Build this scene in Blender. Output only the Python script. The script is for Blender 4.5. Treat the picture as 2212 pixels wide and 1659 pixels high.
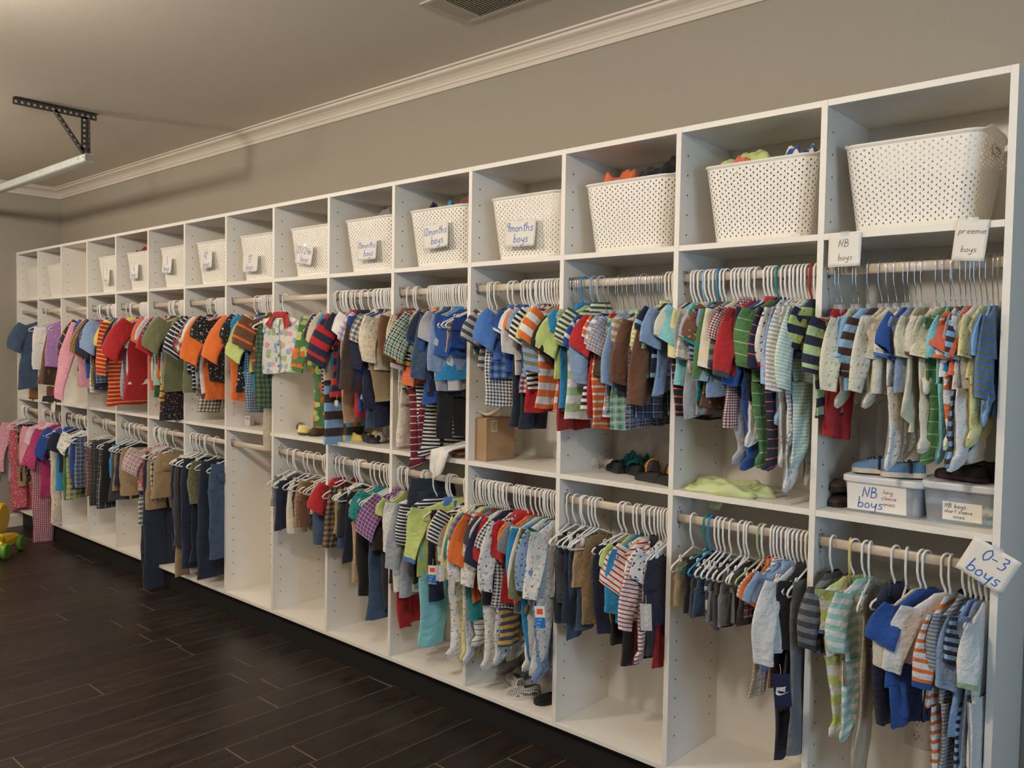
import bpy, math, random
from mathutils import Matrix, Vector

# ------------------------------------------------------------------ clear
for o in list(bpy.data.objects):
    bpy.data.objects.remove(o, do_unlink=True)
scene = bpy.context.scene
COL = scene.collection
PI = math.pi

# ------------------------------------------------------------------ camera
yaw, pit, rol = math.radians(42.03), math.radians(-2.324), math.radians(0.9345)
Fv = Vector((-math.sin(yaw)*math.cos(pit), math.cos(yaw)*math.cos(pit), math.sin(pit)))
R0 = Vector((math.cos(yaw), math.sin(yaw), 0)); U0 = R0.cross(Fv)
Rv = R0*math.cos(rol)+U0*math.sin(rol); Uv = -R0*math.sin(rol)+U0*math.cos(rol)
cam = bpy.data.cameras.new('camera'); camo = bpy.data.objects.new('camera', cam); COL.objects.link(camo)
mw = Matrix(((Rv.x, Uv.x, -Fv.x, 0.4974), (Rv.y, Uv.y, -Fv.y, -2.3972), (Rv.z, Uv.z, -Fv.z, 1.3801), (0, 0, 0, 1)))
camo.matrix_world = mw
cam.sensor_width = 36.0; cam.lens = 1813.0/2212*36; cam.clip_start = 0.02
scene.camera = camo

# ------------------------------------------------------------------ world, lights, exposure
wd = bpy.data.worlds.new('world'); scene.world = wd; wd.use_nodes = True
wd.node_tree.nodes['Background'].inputs[0].default_value = (0.55, 0.78, 1.0, 1)
wd.node_tree.nodes['Background'].inputs[1].default_value = 0.9
scene.view_settings.view_transform = 'Standard'; scene.view_settings.look = 'None'
scene.view_settings.gamma = 1.0; scene.view_settings.exposure = 0.44
scene.view_settings.use_curve_mapping = False

def area(name, loc, size, power, color, rot=(0, 0, 0), sy=None):
    l = bpy.data.lights.new(name, 'AREA'); l.energy = power; l.color = color
    l.shape = 'RECTANGLE' if sy else 'DISK'; l.size = size
    if sy: l.size_y = sy
    o = bpy.data.objects.new(name, l); COL.objects.link(o); o.location = loc; o.rotation_euler = rot
    return o
WARM = (1.0, 0.89, 0.76)
def bulb(name, loc, r, power, color):
    l = bpy.data.lights.new(name, 'POINT'); l.energy = power; l.color = color; l.shadow_soft_size = r
    o = bpy.data.objects.new(name, l); COL.objects.link(o); o.location = loc
    return o
for x, p in ((-.55, 52), (-2.7, 46), (-5.0, 42), (-6.2, 26)):
    bulb('ceiling_or_fill_bulb', (x, -2.0, 2.40), .09, p, WARM)
for x in (-1.2, -4.2):
    bulb('ceiling_or_fill_bulb', (x, -4.4, 2.5), .10, 16, WARM)  # unseen back row, added as fill to brighten the ceiling
area('window_daylight', (2.72, -1.9, 1.45), 1.5, 25, (0.42, 0.70, 1.0), (0, PI/2, 0), 1.3)

# ------------------------------------------------------------------ helpers
def lin(c):
    return tuple(((v/255.0)/12.92 if v/255.0 <= 0.04045 else ((v/255.0+0.055)/1.055)**2.4) for v in c)+(1,)

def tag(o, label=None, cat=None, group=None, kind=None):
    if label: o['label'] = label
    if cat: o['category'] = cat
    if group: o['group'] = group
    if kind: o['kind'] = kind
    return o

def link(name, mesh, parent=None, loc=None, rz=None):
    o = bpy.data.objects.new(name, mesh); COL.objects.link(o)
    if parent: o.parent = parent
    if loc is not None: o.location = loc
    if rz is not None: o.rotation_euler = (0, 0, rz) if not isinstance(rz, tuple) else rz
    return o

def mesh(name, V, F, mat=None, uv=None, smooth=False):
    me = bpy.data.meshes.new(name); me.from_pydata(V, [], F)
    if uv:
        l = me.uv_layers.new(name='UVMap')
        buf = []
        for f in F:
            for i in f: buf.extend(uv[i])
        l.data.foreach_set('uv', buf)
    if smooth:
        me.polygons.foreach_set('use_smooth', [True]*len(me.polygons))
    for m in (mat if isinstance(mat, (list, tuple)) else [mat]):
        if m: me.materials.append(m)
    me.update()
    return me

class MB:
    def __init__(s): s.V = []; s.F = []; s.M = []
    def add(s, V, F, m=0):
        b = len(s.V); s.V += [tuple(v) for v in V]; s.F += [tuple(i+b for i in f) for f in F]; s.M += [m]*len(F)
        return s
    def box(s, x0, x1, y0, y1, z0, z1, m=0, bev=0):
        if bev:
            b = bev
            V = []; 
            for (z, i) in ((z0, b), (z0+b, 0), (z1-b, 0), (z1, b)):
                V += [(x0+i+ (b if i == 0 else 0)*0, y0+i, z), (x1-i, y0+i, z), (x1-i, y1-i, z), (x0+i, y1-i, z)]
            F = [(3, 2, 1, 0), (12, 13, 14, 15)]
            for r in range(3):
                for k in range(4):
                    F.append((r*4+k, r*4+(k+1) % 4, r*4+4+(k+1) % 4, r*4+4+k))
            return s.add(V, F, m)
        V = [(x0, y0, z0), (x1, y0, z0), (x1, y1, z0), (x0, y1, z0), (x0, y0, z1), (x1, y0, z1), (x1, y1, z1), (x0, y1, z1)]
        F = [(0, 3, 2, 1), (4, 5, 6, 7), (0, 1, 5, 4), (1, 2, 6, 5), (2, 3, 7, 6), (3, 0, 4, 7)]
        return s.add(V, F, m)
    def tube(s, pts, r, n=8, closed=False, m=0, flat=None, cap=True):
        pts = [Vector(p) for p in pts]; N = len(pts); V = []
        prev = None
        for i, p in enumerate(pts):
            a = pts[(i-1) % N] if (closed or i > 0) else p
            b = pts[(i+1) % N] if (closed or i < N-1) else p
            t = (b-a).normalized()
            if prev is None:
                q = Vector((1, 0, 0)) if abs(t.x) < .9 else Vector((0, 1, 0))
                u = t.cross(q).normalized()
            else:
                u = (prev-t*prev.dot(t)).normalized()
            prev = u; w = t.cross(u)
            rr = r[i] if isinstance(r, (list, tuple)) else r
            for k in range(n):
                c = 2*PI*k/n; V.append(p+u*(math.cos(c)*rr)+w*(math.sin(c)*rr))
        F = []
        for i in range(N if closed else N-1):
            j = (i+1) % N
            for k in range(n):
                F.append((i*n+k, i*n+(k+1) % n, j*n+(k+1) % n, j*n+k))
        if not closed and cap:
            F.append(tuple(range(n-1, -1, -1))); F.append(tuple((N-1)*n+k for k in range(n)))
        return s.add(V, F, m)
    def lathe(s, prof, c=(0, 0, 0), axis='z', n=16, m=0):
        V = []
        for r, h in prof:
            for k in range(n):
                a = 2*PI*k/n; x, y = r*math.cos(a), r*math.sin(a)
                V.append({'z': (c[0]+x, c[1]+y, c[2]+h), 'x': (c[0]+h, c[1]+x, c[2]+y), 'y': (c[0]+y, c[1]+h, c[2]+x)}[axis])
        F = []
        for i in range(len(prof)-1):
            for k in range(n):
                F.append((i*n+k, i*n+(k+1) % n, (i+1)*n+(k+1) % n, (i+1)*n+k))
        F.append(tuple(range(n-1, -1, -1))); F.append(tuple((len(prof)-1)*n+k for k in range(n)))
        return s.add(V, F, m)
    def mesh(s, name, mats, smooth=False):
        me = mesh(name, s.V, s.F, mats, None, smooth)
        if isinstance(mats, (list, tuple)) and len(mats) > 1:
            me.polygons.foreach_set('material_index', s.M)
        return me
    def obj(s, name, mats, parent=None, loc=None, rz=None, smooth=False):
        return link(name, s.mesh(name, mats, smooth), parent, loc, rz)

def empty(name, loc=(0, 0, 0), rz=0):
    return link(name, None, None, loc, rz)

# ------------------------------------------------------------------ materials
def new_mat(name):
    m = bpy.data.materials.new(name); m.use_nodes = True
    nt = m.node_tree; b = nt.nodes['Principled BSDF']
    return m, nt, b
def N(nt, t, **kw):
    n = nt.nodes.new(t)
    for k, v in kw.items(): setattr(n, k, v)
    return n
def noise_bump(nt, b, scale, strength, dist=.002, coord='Object'):
    tc = N(nt, 'ShaderNodeTexCoord'); nz = N(nt, 'ShaderNodeTexNoise'); nz.inputs['Scale'].default_value = scale
    nz.inputs['Detail'].default_value = 3
    nt.links.new(tc.outputs[coord], nz.inputs['Vector'])
    bp = N(nt, 'ShaderNodeBump'); bp.inputs['Strength'].default_value = strength; bp.inputs['Distance'].default_value = dist
    nt.links.new(nz.outputs[0], bp.inputs['Height']); nt.links.new(bp.outputs[0], b.inputs['Normal'])
    return nz
def simple(name, rgb, rough=.5, metal=0, bump=0, bscale=200, var=0, vscale=6):
    m, nt, b = new_mat(name)
    c = lin(rgb); b.inputs['Base Color'].default_value = c
    b.inputs['Roughness'].default_value = rough; b.inputs['Metallic'].default_value = metal
    if bump: noise_bump(nt, b, bscale, bump)
    if var:
        tc = N(nt, 'ShaderNodeTexCoord'); nz = N(nt, 'ShaderNodeTexNoise'); nz.inputs['Scale'].default_value = vscale
        nt.links.new(tc.outputs['Object'], nz.inputs['Vector'])
        mx = N(nt, 'ShaderNodeMix', data_type='RGBA')
        mx.inputs[6].default_value = tuple(v*(1-var) for v in c[:3])+(1,); mx.inputs[7].default_value = tuple(min(1, v*(1+var)) for v in c[:3])+(1,)
        nt.links.new(nz.outputs[0], mx.inputs[0]); nt.links.new(mx.outputs[2], b.inputs['Base Color'])
    return m
def clear_plastic(name, tint=(.85, .88, .9), alpha=.3, rough=.15):
    m = bpy.data.materials.new(name); m.use_nodes = True; nt = m.node_tree; nt.nodes.clear()
    o = N(nt, 'ShaderNodeOutputMaterial'); t = N(nt, 'ShaderNodeBsdfTransparent'); t.inputs[0].default_value = (.96, .97, .98, 1)
    p = N(nt, 'ShaderNodeBsdfPrincipled'); p.inputs['Base Color'].default_value = tint+(1,); p.inputs['Roughness'].default_value = rough
    mx = N(nt, 'ShaderNodeMixShader'); mx.inputs[0].default_value = alpha
    nt.links.new(t.outputs[0], mx.inputs[1]); nt.links.new(p.outputs[0], mx.inputs[2]); nt.links.new(mx.outputs[0], o.inputs[0])
    return m

M_wall = simple('wall_paint', (156, 148, 134), .75, bump=.25, bscale=350)
M_ceil = simple('ceiling_paint', (214, 205, 190), .85, bump=.2, bscale=220)
M_trim = simple('trim_paint', (208, 198, 184), .5)
M_lam = simple('white_melamine', (234, 229, 220), .42, bump=.25, bscale=900)
M_dark = simple('hole_dark', (48, 40, 34), .7)
M_toe = simple('toe_kick_black', (14, 12, 11), .7)
M_rod = simple('rod_champagne', (206, 192, 174), .35, metal=.0)
M_steel = simple('steel', (190, 192, 192), .3, metal=1)
M_chrome = simple('chrome_wire', (215, 215, 215), .18, metal=1)
M_galv = simple('galvanised_steel', (196, 204, 198), .4, metal=.55, var=.15, vscale=25)
M_angle = simple('angle_steel', (84, 80, 74), .45, metal=.7, var=.3, vscale=30)
M_white = simple('white_plastic', (232, 230, 226), .38)
M_bask = simple('basket_plastic', (234, 230, 221), .45)
M_clear = clear_plastic('clear_plastic', (.8, .83, .85), .28, .12)
M_bin = clear_plastic('bin_plastic', (.72, .78, .84), .32, .25)
M_lid = simple('lid_plastic', (214, 216, 216), .4)
M_paper = simple('paper', (228, 224, 216), .8)
M_ink = simple('blue_marker', (38, 104, 190), .6)
M_ink2 = simple('black_marker', (48, 46, 46), .6)
M_ink3 = simple('red_marker', (150, 44, 72), .6)
M_card = simple('cardboard', (166, 134, 100), .85, var=.08, vscale=12)

def plank_mat():
    m, nt, b = new_mat('dark_plank')
    tc = N(nt, 'ShaderNodeTexCoord'); mp = N(nt, 'ShaderNodeMapping'); mp.inputs['Scale'].default_value = (9, 1.6, 1)
    nz = N(nt, 'ShaderNodeTexNoise'); nz.inputs['Scale'].default_value = 4; nz.inputs['Detail'].default_value = 6
    oi = N(nt, 'ShaderNodeObjectInfo')
    nt.links.new(tc.outputs['Object'], mp.inputs[0]); nt.links.new(mp.outputs[0], nz.inputs['Vector'])
    rp = N(nt, 'ShaderNodeValToRGB'); rp.color_ramp.elements[0].color = lin((24, 19, 16)); rp.color_ramp.elements[1].color = lin((50, 40, 34))
    rp.color_ramp.elements[0].position = .3; rp.color_ramp.elements[1].position = .75
    nt.links.new(nz.outputs[0], rp.inputs[0])
    hs = N(nt, 'ShaderNodeHueSaturation'); ma = N(nt, 'ShaderNodeMath', operation='MULTIPLY_ADD'); ma.inputs[1].default_value = .5; ma.inputs[2].default_value = .75
    nt.links.new(oi.outputs['Random'], ma.inputs[0]); nt.links.new(ma.outputs[0], hs.inputs['Value'])
    nt.links.new(rp.outputs[0], hs.inputs['Color']); nt.links.new(hs.outputs[0], b.inputs['Base Color'])
    rr = N(nt, 'ShaderNodeMath', operation='MULTIPLY_ADD'); rr.inputs[1].default_value = .25; rr.inputs[2].default_value = .27
    nt.links.new(nz.outputs[0], rr.inputs[0]); nt.links.new(rr.outputs[0], b.inputs['Roughness'])
    bp = N(nt, 'ShaderNodeBump'); bp.inputs['Strength'].default_value = .15; bp.inputs['Distance'].default_value = .003
    nt.links.new(nz.outputs[0], bp.inputs['Height']); nt.links.new(bp.outputs[0], b.inputs['Normal'])
    return m
M_plank = plank_mat()
M_seam = simple('floor_seam', (104, 84, 66), .8)

# ------------------------------------------------------------------ the setting
W, T, Mz, Sz, D, th = .476, 2.109, 1.728, .929, .344, .018
FL, CE = -.14, 2.668
XL, XR, YF = -7.14, 2.75, -5.6
def struct(o): o['kind'] = 'structure'; return o
struct(MB().box(XL, XR, D, D+.12, FL, CE+.1).obj('wall_back', M_wall))
struct(MB().box(XL-.12, XL, YF, D+.12, FL, CE+.1).obj('wall_left', M_wall))
struct(MB().box(XL-.12, XR+.12, YF-.12, YF, FL, CE+.1).obj('wall_front', M_wall))
wr = MB()
wr.box(XR, XR+.12, YF, -2.7, FL, CE+.1).box(XR, XR+.12, -1.1, D+.12, FL, CE+.1).box(XR, XR+.12, -2.7, -1.1, FL, .75).box(XR, XR+.12, -2.7, -1.1, 2.1, CE+.1)
struct(wr.obj('wall_right', M_wall))
struct(MB().box(XL-.12, XR+.12, YF-.12, D+.12, CE, CE+.1).obj('ceiling', M_ceil))
# crown moulding: stepped cove profile swept along the back and left walls
prof = [(0, 2.588), (.012, 2.588), (.013, 2.606), (.019, 2.610), (.021, 2.618), (.030, 2.630), (.044, 2.640), (.060, 2.646), (.066, 2.650), (.068, 2.659), (.082, 2.661), (.084, CE), (0, CE)]
def crown(name, a, b):
    # a,b: functions p -> (x,y) ends
    V = [(*a(p), z) for p, z in prof]+[(*b(p), z) for p, z in prof]; n = len(prof)
    F = [(i, (i+1) % n, n+(i+1) % n, n+i) for i in range(n)]+[tuple(range(n))[::-1], tuple(range(n, 2*n))]
    struct(MB().add(V, F).obj(name, M_trim))
crown('trim_1', lambda p: (XL+p, D-p), lambda p: (XR, D-p))
crown('trim_2', lambda p: (XL+p, D-p), lambda p: (XL+p, YF))
bb = [(0, FL), (.014, FL), (.014, FL+.085), (.009, FL+.1), (0, FL+.105)]
def base(name, a, b):
    V = [(*a(p), z) for p, z in bb]+[(*b(p), z) for p, z in bb]; n = 5
    F = [(i, (i+1) % n, n+(i+1) % n, n+i) for i in range(n)]+[tuple(range(n))[::-1], tuple(range(n, 2*n))]
    struct(MB().add(V, F).obj(name, M_trim))
base('baseboard_left', lambda p: (XL+p, .03), lambda p: (XL+p, YF))
base('baseboard_back', lambda p: (.02, D-p), lambda p: (XR, D-p))

# floor: dark planks running towards the shelves, each plank a piece
fl = struct(MB().box(XL, XR, YF, D, FL-.08, FL-.0009).obj('floor', M_seam))
rnd = random.Random(11)
PW = .164
planks = {}
x = -2.867-PW*26-.0
k = 0
while x < XR:
    x0, x1 = max(x+.0019, XL+.001), min(x+PW-.0019, XR-.001)
    if x1-x0 > .02:
        y = D - rnd.uniform(.15, 1.1)
        ye = D
        ys = [D]
        while ye > YF:
            ln = (ye - y) if ye == D else rnd.uniform(.75, 1.25)
            yn = max(ye-ln, YF)
            key = (round(x1-x0, 4), round(ye-yn, 3))
            if key not in planks:
                planks[key] = MB().box(0, key[0], -key[1]+.005, 0, -.012, 0, bev=.0008).mesh('plank', M_plank)
            if x0 < 1.4 or yn > -2.5:
                link('plank', planks[key], fl, (x0, ye-.001, FL+rnd.uniform(-.0004, .0004)))
            ye = yn
    x += PW; k += 1

# ------------------------------------------------------------------ shelving unit
unit = empty('shelving_unit', (0, 0, 0))
tag(unit, 'long white built-in shelving wall with fifteen bays above a black toe kick', 'shelving')
NB = 15
hole_me = None
def holes_mesh():
    mb = MB()
    for y in (.045, D-.06):
        z = .09
        while z < T-.06:
            if min(abs(z-Mz), abs(z-Sz)) > .03:
                mb.lathe([(.0032, 0), (.0032, .0006)], (0, y, z), 'x', 6)
            z += .0645
    return mb.mesh('peg_holes', M_dark)
HM = holes_mesh()
div_me = MB().box(-th/2, th/2, 0, D-.007, -.018, T, bev=.0008).mesh('divider', M_lam)
for i in range(NB+1):
    xx = -i*W
    if i == NB: xx = -NB*W+th/2+.001
    d = link('divider', div_me, unit, (xx, 0, 0))
    if i > 0:
        tag(link('peg_holes', HM, d, (th/2-.0001, 0, 0)), kind='stuff')
sh_me = MB().box(-W+th/2+.0004, -th/2-.0004, .0005, D-.008, -.0185, 0, bev=.0008).mesh('shelf', M_lam)
base_me = MB().box(-W+th/2+.0004, -th/2-.0004, 0.0003, D-.008, -.018, 0, bev=.0008).mesh('base_panel', M_lam)
back_me = MB().box(-W+th/2, -th/2, D-.008, D-.001, -.01, T-.002).mesh('back_panel', M_lam)
def rod_mesh():
    mb = MB(); n = 16; V = []
    for xe in (-W+th/2+.001, -th/2-.001):
        for k in range(n):
            a = 2*PI*k/n
            V.append((xe, .0075*math.copysign(abs(math.cos(a))**.8, math.cos(a)), .0145*math.copysign(abs(math.sin(a))**.8, math.sin(a))))
    F = [(k, (k+1) % n, n+(k+1) % n, n+k) for k in range(n)]+[tuple(range(n))[::-1], tuple(range(n, 2*n))]
    mb.add(V, F)
    return mb.mesh('hanging_rod', M_rod, True)
ROD = rod_mesh()
brk = MB().tube([(0, .010*math.cos(a), -.002+.019*math.sin(a)) for a in [PI*(1.0+1.0*t/8) for t in range(9)]]+[(0, .010, .022), (0, -.010, .022)], .0022, 6, True).mesh('rod_bracket', M_steel, True)
RU, RL = 1.625, .832
for i in range(NB):
    link('top_panel', sh_me, unit, (-i*W, 0, T))
    link('shelf', sh_me, unit, (-i*W, 0, Mz))
    link('shelf', sh_me, unit, (-i*W, 0, Sz))
    link('base_panel', base_me, unit, (-i*W, 0, 0))
    link('back_panel', back_me, unit, (-i*W, 0, 0))
    for z in (RU, RL):
        r = link('hanging_rod', ROD, unit, (-i*W, .04, z))
        link('rod_bracket', brk, r, (-W+th/2+.003, 0, 0)); link('rod_bracket', brk, r, (-th/2-.003, 0, 0))
MB().box(-NB*W+.01, -.004, .03, .045, FL+.001, -.0185).obj('toe_kick', M_toe, unit)
MB().box(-.0165, -.002, .046, D-.01, FL+.001, -.0185).obj('toe_kick', M_toe, unit)

# ------------------------------------------------------------------ woven baskets
def basket_mesh():
    Wt, Dt, Wb, Db, H = .375, .27, .315, .225, .248
    rc = .045
    def perim(w, d, r, t):
        # rounded rectangle, t in 0..1 starting at front left corner going right
        hw, hd = w/2, d/2
        segs = [(w-2*r), PI*r/2, (d-2*r), PI*r/2, (w-2*r), PI*r/2, (d-2*r), PI*r/2]
        tot = sum(segs); s = (t % 1.0)*tot
        cs = [(hw-r, -hd+r, -PI/2), (hw-r, hd-r, 0), (-hw+r, hd-r, PI/2), (-hw+r, -hd+r, PI)]
        st = [(-hw+r, -hd, 1, 0), (hw, -hd+r, 0, 1), (hw-r, hd, -1, 0), (-hw, hd-r, 0, -1)]
        for k in range(8):
            if s <= segs[k]+1e-9:
                if k % 2 == 0:
                    a = st[k//2]; return (a[0]+a[2]*s, a[1]+a[3]*s)
                c = cs[k//2]; a = c[2]+s/r
                return (c[0]+r*math.cos(a), c[1]+r*math.sin(a))
            s -= segs[k]
        return (st[0][0], st[0][1])
    cols, rows = 104, 12
    z0, z1 = .014, H-.010
    def P(u, v):
        z = z0+(z1-z0)*v; f = z/H
        w = Wb+(Wt-Wb)*f; d = Db+(Dt-Db)*f
        x, y = perim(w-.006, d-.006, rc, u/cols)
        zz = z
        # the long ends rise into handles
        ex = max(0, (abs(x)-w*.36)/(w*.14)) if v > .9 else 0
        return (x, y, zz)
    mb = MB()
    for c in range(cols):
        for r in range(rows):
            off = .5 if (c//1) % 2 else 0
            v0, v1 = (r+off)/(rows+.5), (r+1+off)/(rows+.5)
            u0, u1 = c, c+1
            A, B, C_, D_ = P(u0, v0), P(u1, v0), P(u1, v1), P(u0, v1)
            vm = (v0+v1)/2; h = (v1-v0)*.23
            if c % 2:
                a = P(u0+.27, vm+h); b = P(u0+.27, vm-h); q = P(u0+.76, vm)
                V = [A, B, C_, D_, a, b, q]
                F = [(0, 1, 6, 5), (2, 3, 4, 6), (3, 0, 5, 4), (1, 2, 6)]
            else:
                a = P(u1-.27, vm+h); b = P(u1-.27, vm-h); q = P(u0+.24, vm)
                V = [A, B, C_, D_, a, b, q]
                F = [(0, 1, 5, 6), (2, 3, 6, 4), (1, 2, 4, 5), (3, 0, 6)]
            mb.add(V, F)
        if c % 2:
            A, B, C_, D_ = P(c, 0), P(c+1, 0), P(c+1, .5/(rows+.5)), P(c, .5/(rows+.5))
        else:
            q = rows/(rows+.5); A, B, C_, D_ = P(c, q), P(c+1, q), P(c+1, 1), P(c, 1)
        mb.add([A, B, C_, D_], [(0, 1, 2, 3)])
    wall = mb.mesh('woven_wall', M_bask)
    rim = MB(); n = 72; V = []
    for (ex, z) in ((0, .2365), (.002, .238), (.0035, H-.006), (.006, H-.004), (.005, H), (.001, H-.001)):
        for k in range(n):
            w = Wb+(Wt-Wb)*.93; d = Db+(Dt-Db)*.93
            x, y = perim(w+ex*2-.006, d+ex*2-.006, rc, k/n)
            hz = 0
            if abs(x) > w*.40: hz = .016*min(1, (abs(x)-w*.40)/(w*.06))*max(0, min(1, (d*.5-.020-abs(y))/.03))*(1 if z > .2372 else 0)
            V.append((x, y, z+hz*(1 if z > .23 else 0)))
    F = []
    for r in range(5):
        for k in range(n): F.append((r*n+k, r*n+(k+1) % n, (r+1)*n+(k+1) % n, (r+1)*n+k))
    rim.add(V, F)
    for sx in (-1, 1):   # dark grip opening framed on each short end
        rim.tube([(sx*(.1845), math.cos(a)*.042, .208+math.sin(a)*.012) for a in [2*PI*k/14 for k in range(14)]], .004, 6, True)
    rimm = rim.mesh('rim', M_bask, True)
    hb = MB()
    for sx in (-1, 1):
        hb.lathe([(.011, 0), (.011, .001)], (sx*.1845, 0, .208), 'x', 12)
    bt = MB(); V = []
    for z, sc in ((.0, .97), (.014, 1.0)):
        for k in range(40):
            x, y = perim((Wb+.003)*sc-.004, (Db+.003)*sc-.004, rc, k/40); V.append((x, y, z))
    F = [tuple(range(40))[::-1]]+[(k, (k+1) % 40, 40+(k+1) % 40, 40+k) for k in range(40)]
    bt.add(V, F)
    bot = bt.mesh('bottom', M_bask)
    inn = MB(); V = []
    for z, f in ((.002, 0.), (.2, .8)):
        for k in range(40):
            x, y = perim((Wb+(Wt-Wb)*f)-.03, (Db+(Dt-Db)*f)-.03, rc, k/40); V.append((x, y, z))
    inn.add(V, [(k, (k+1) % 40, 40+(k+1) % 40, 40+k) for k in range(40)]+[tuple(range(40, 80))])
    return wall, rimm, bot, inn.mesh('clothes_inside', None)
BW, BR, BB, INN = basket_mesh()

# ------------------------------------------------------------------ handwriting
G = {
'a': [[(.55,.42),(.3,.5),(.08,.3),(.15,.03),(.4,.06),(.55,.4),(.55,.1),(.66,0)]],
'b': [[(.12,1),(.08,.0)],[(.08,.3),(.3,.48),(.52,.35),(.48,.08),(.25,0),(.08,.08)]],
'e': [[(.08,.26),(.5,.3),(.45,.48),(.2,.48),(.06,.22),(.2,0),(.52,.08)]],
'g': [[(.55,.42),(.3,.5),(.08,.3),(.2,.04),(.5,.1),(.55,.45),(.5,-.3),(.25,-.42),(.05,-.3)]],
'h': [[(.1,1),(.06,0)],[(.06,.28),(.3,.5),(.46,.38),(.46,0)]],
'i': [[(.12,.5),(.1,0)],[(.14,.68),(.16,.72)]],
'l': [[(.14,1),(.08,.1),(.16,0)]],
'm': [[(.06,.5),(.06,0)],[(.06,.35),(.2,.5),(.32,.4),(.32,0)],[(.32,.35),(.48,.5),(.62,.4),(.62,0)]],
'n': [[(.06,.5),(.06,0)],[(.06,.32),(.28,.5),(.44,.4),(.46,0)]],
'o': [[(.3,.5),(.08,.3),(.14,.02),(.4,.02),(.5,.28),(.3,.5)]],
'p': [[(.1,.5),(.04,-.4)],[(.09,.35),(.3,.5),(.5,.35),(.42,.08),(.2,0),(.07,.1)]],
'r': [[(.08,.5),(.06,0)],[(.06,.3),(.24,.48),(.44,.46)]],
's': [[(.46,.46),(.2,.5),(.12,.34),(.4,.2),(.36,.02),(.06,.03)]],
't': [[(.26,.95),(.2,.06),(.36,0)],[(.02,.6),(.46,.64)]],
'v': [[(.04,.5),(.22,0),(.44,.5)]],
'y': [[(.06,.5),(.1,.15),(.36,.12),(.5,.5)],[(.5,.5),(.42,-.3),(.2,-.42),(.04,-.3)]],
'N': [[(.05,0),(.12,1),(.5,.02),(.62,1.02)]],
'B': [[(.1,1),(.06,0)],[(.1,1),(.45,.92),(.42,.6),(.08,.52)],[(.08,.52),(.56,.45),(.5,.05),(.06,0)]],
'T': [[(.3,1),(.24,0)],[(.0,.96),(.62,1.02)]],
'I': [[(.2,1),(.2,0)]], 'K': [[(.08,1),(.08,0)],[(.5,1),(.1,.45),(.55,0)]],
'E': [[(.5,1),(.08,1),(.08,0),(.5,0)],[(.08,.5),(.42,.5)]],
'c': [[(.48,.42),(.2,.5),(.06,.22),(.22,0),(.5,.06)]],
"'": [[(.1,1),(.08,.8)]],
'S': [[(.5,.92),(.15,.98),(.1,.6),(.48,.42),(.42,.02),(.05,.06)]],
'A': [[(.04,0),(.28,1),(.54,0)],[(.14,.38),(.44,.38)]],
'V': [[(.04,1),(.28,0),(.54,1)]],
'G': [[(.52,.85),(.2,1),(.05,.5),(.25,0),(.52,.12),(.5,.45),(.32,.45)]],
'0': [[(.32,1),(.08,.7),(.06,.3),(.26,0),(.5,.25),(.54,.7),(.32,1)]],
'1': [[(.22,1),(.14,0)]],
'2': [[(.06,.8),(.3,1),(.48,.78),(.3,.4),(.02,.02),(.55,.02)]],
'3': [[(.08,.95),(.4,.98),(.46,.75),(.2,.55)],[(.2,.55),(.5,.4),(.42,.05),(.06,.03)]],
'4': [[(.12,.95),(.06,.45),(.5,.5)],[(.5,1),(.42,0)]],
'5': [[(.52,.98),(.16,.95),(.1,.58),(.4,.55),(.48,.2),(.3,0),(.05,.05)]],
'6': [[(.42,1),(.12,.6),(.08,.2),(.3,0),(.5,.2),(.36,.42),(.1,.3)]],
'7': [[(.05,.94),(.55,.98),(.2,0)]],
'8': [[(.45,.9),(.2,1),(.1,.75),(.45,.4),(.5,.1),(.25,0),(.06,.2),(.45,.7),(.45,.9)]],
'9': [[(.5,.9),(.25,1),(.08,.75),(.25,.52),(.5,.7),(.5,.95),(.38,0)]],
'-': [[(.06,.42),(.44,.46)]], '/': [[(.02,-.05),(.42,1.05)]],
}
WID = {'m': .74, 'i': .26, 'l': .28, '1': .34, 'w': .7, 'B': .7, 'N': .76, ' ': .45, 'I': .4, "'": .2, 't': .46}
def write(text, size, x, z, mb, thick=.06, slant=.12):
    """strokes in the x-z plane facing -y"""
    for ch in text:
        for st in G.get(ch, []):
            pts = []
            for a in range(len(st)-1):
                for q in range(3):
                    f = q/3; pts.append((st[a][0]+(st[a+1][0]-st[a][0])*f, st[a][1]+(st[a+1][1]-st[a][1])*f))
            pts.append(st[-1])
            t = thick*size*.5; V = []; F = []
            for i, (px, pz) in enumerate(pts):
                a = pts[max(0, i-1)]; b = pts[min(len(pts)-1, i+1)]
                dx, dz = b[0]-a[0], b[1]-a[1]; L = math.hypot(dx, dz) or 1
                nx, nz = -dz/L*t, dx/L*t
                X0 = x+(px+pz*slant)*size; Z0 = z+pz*size
                V += [(X0+nx, 0, Z0+nz), (X0-nx, 0, Z0-nz)]
            for i in range(len(pts)-1): F.append((2*i, 2*i+1, 2*i+3, 2*i+2))
            mb.add(V, F)
        x += WID.get(ch, .6)*size
    return x
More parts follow.
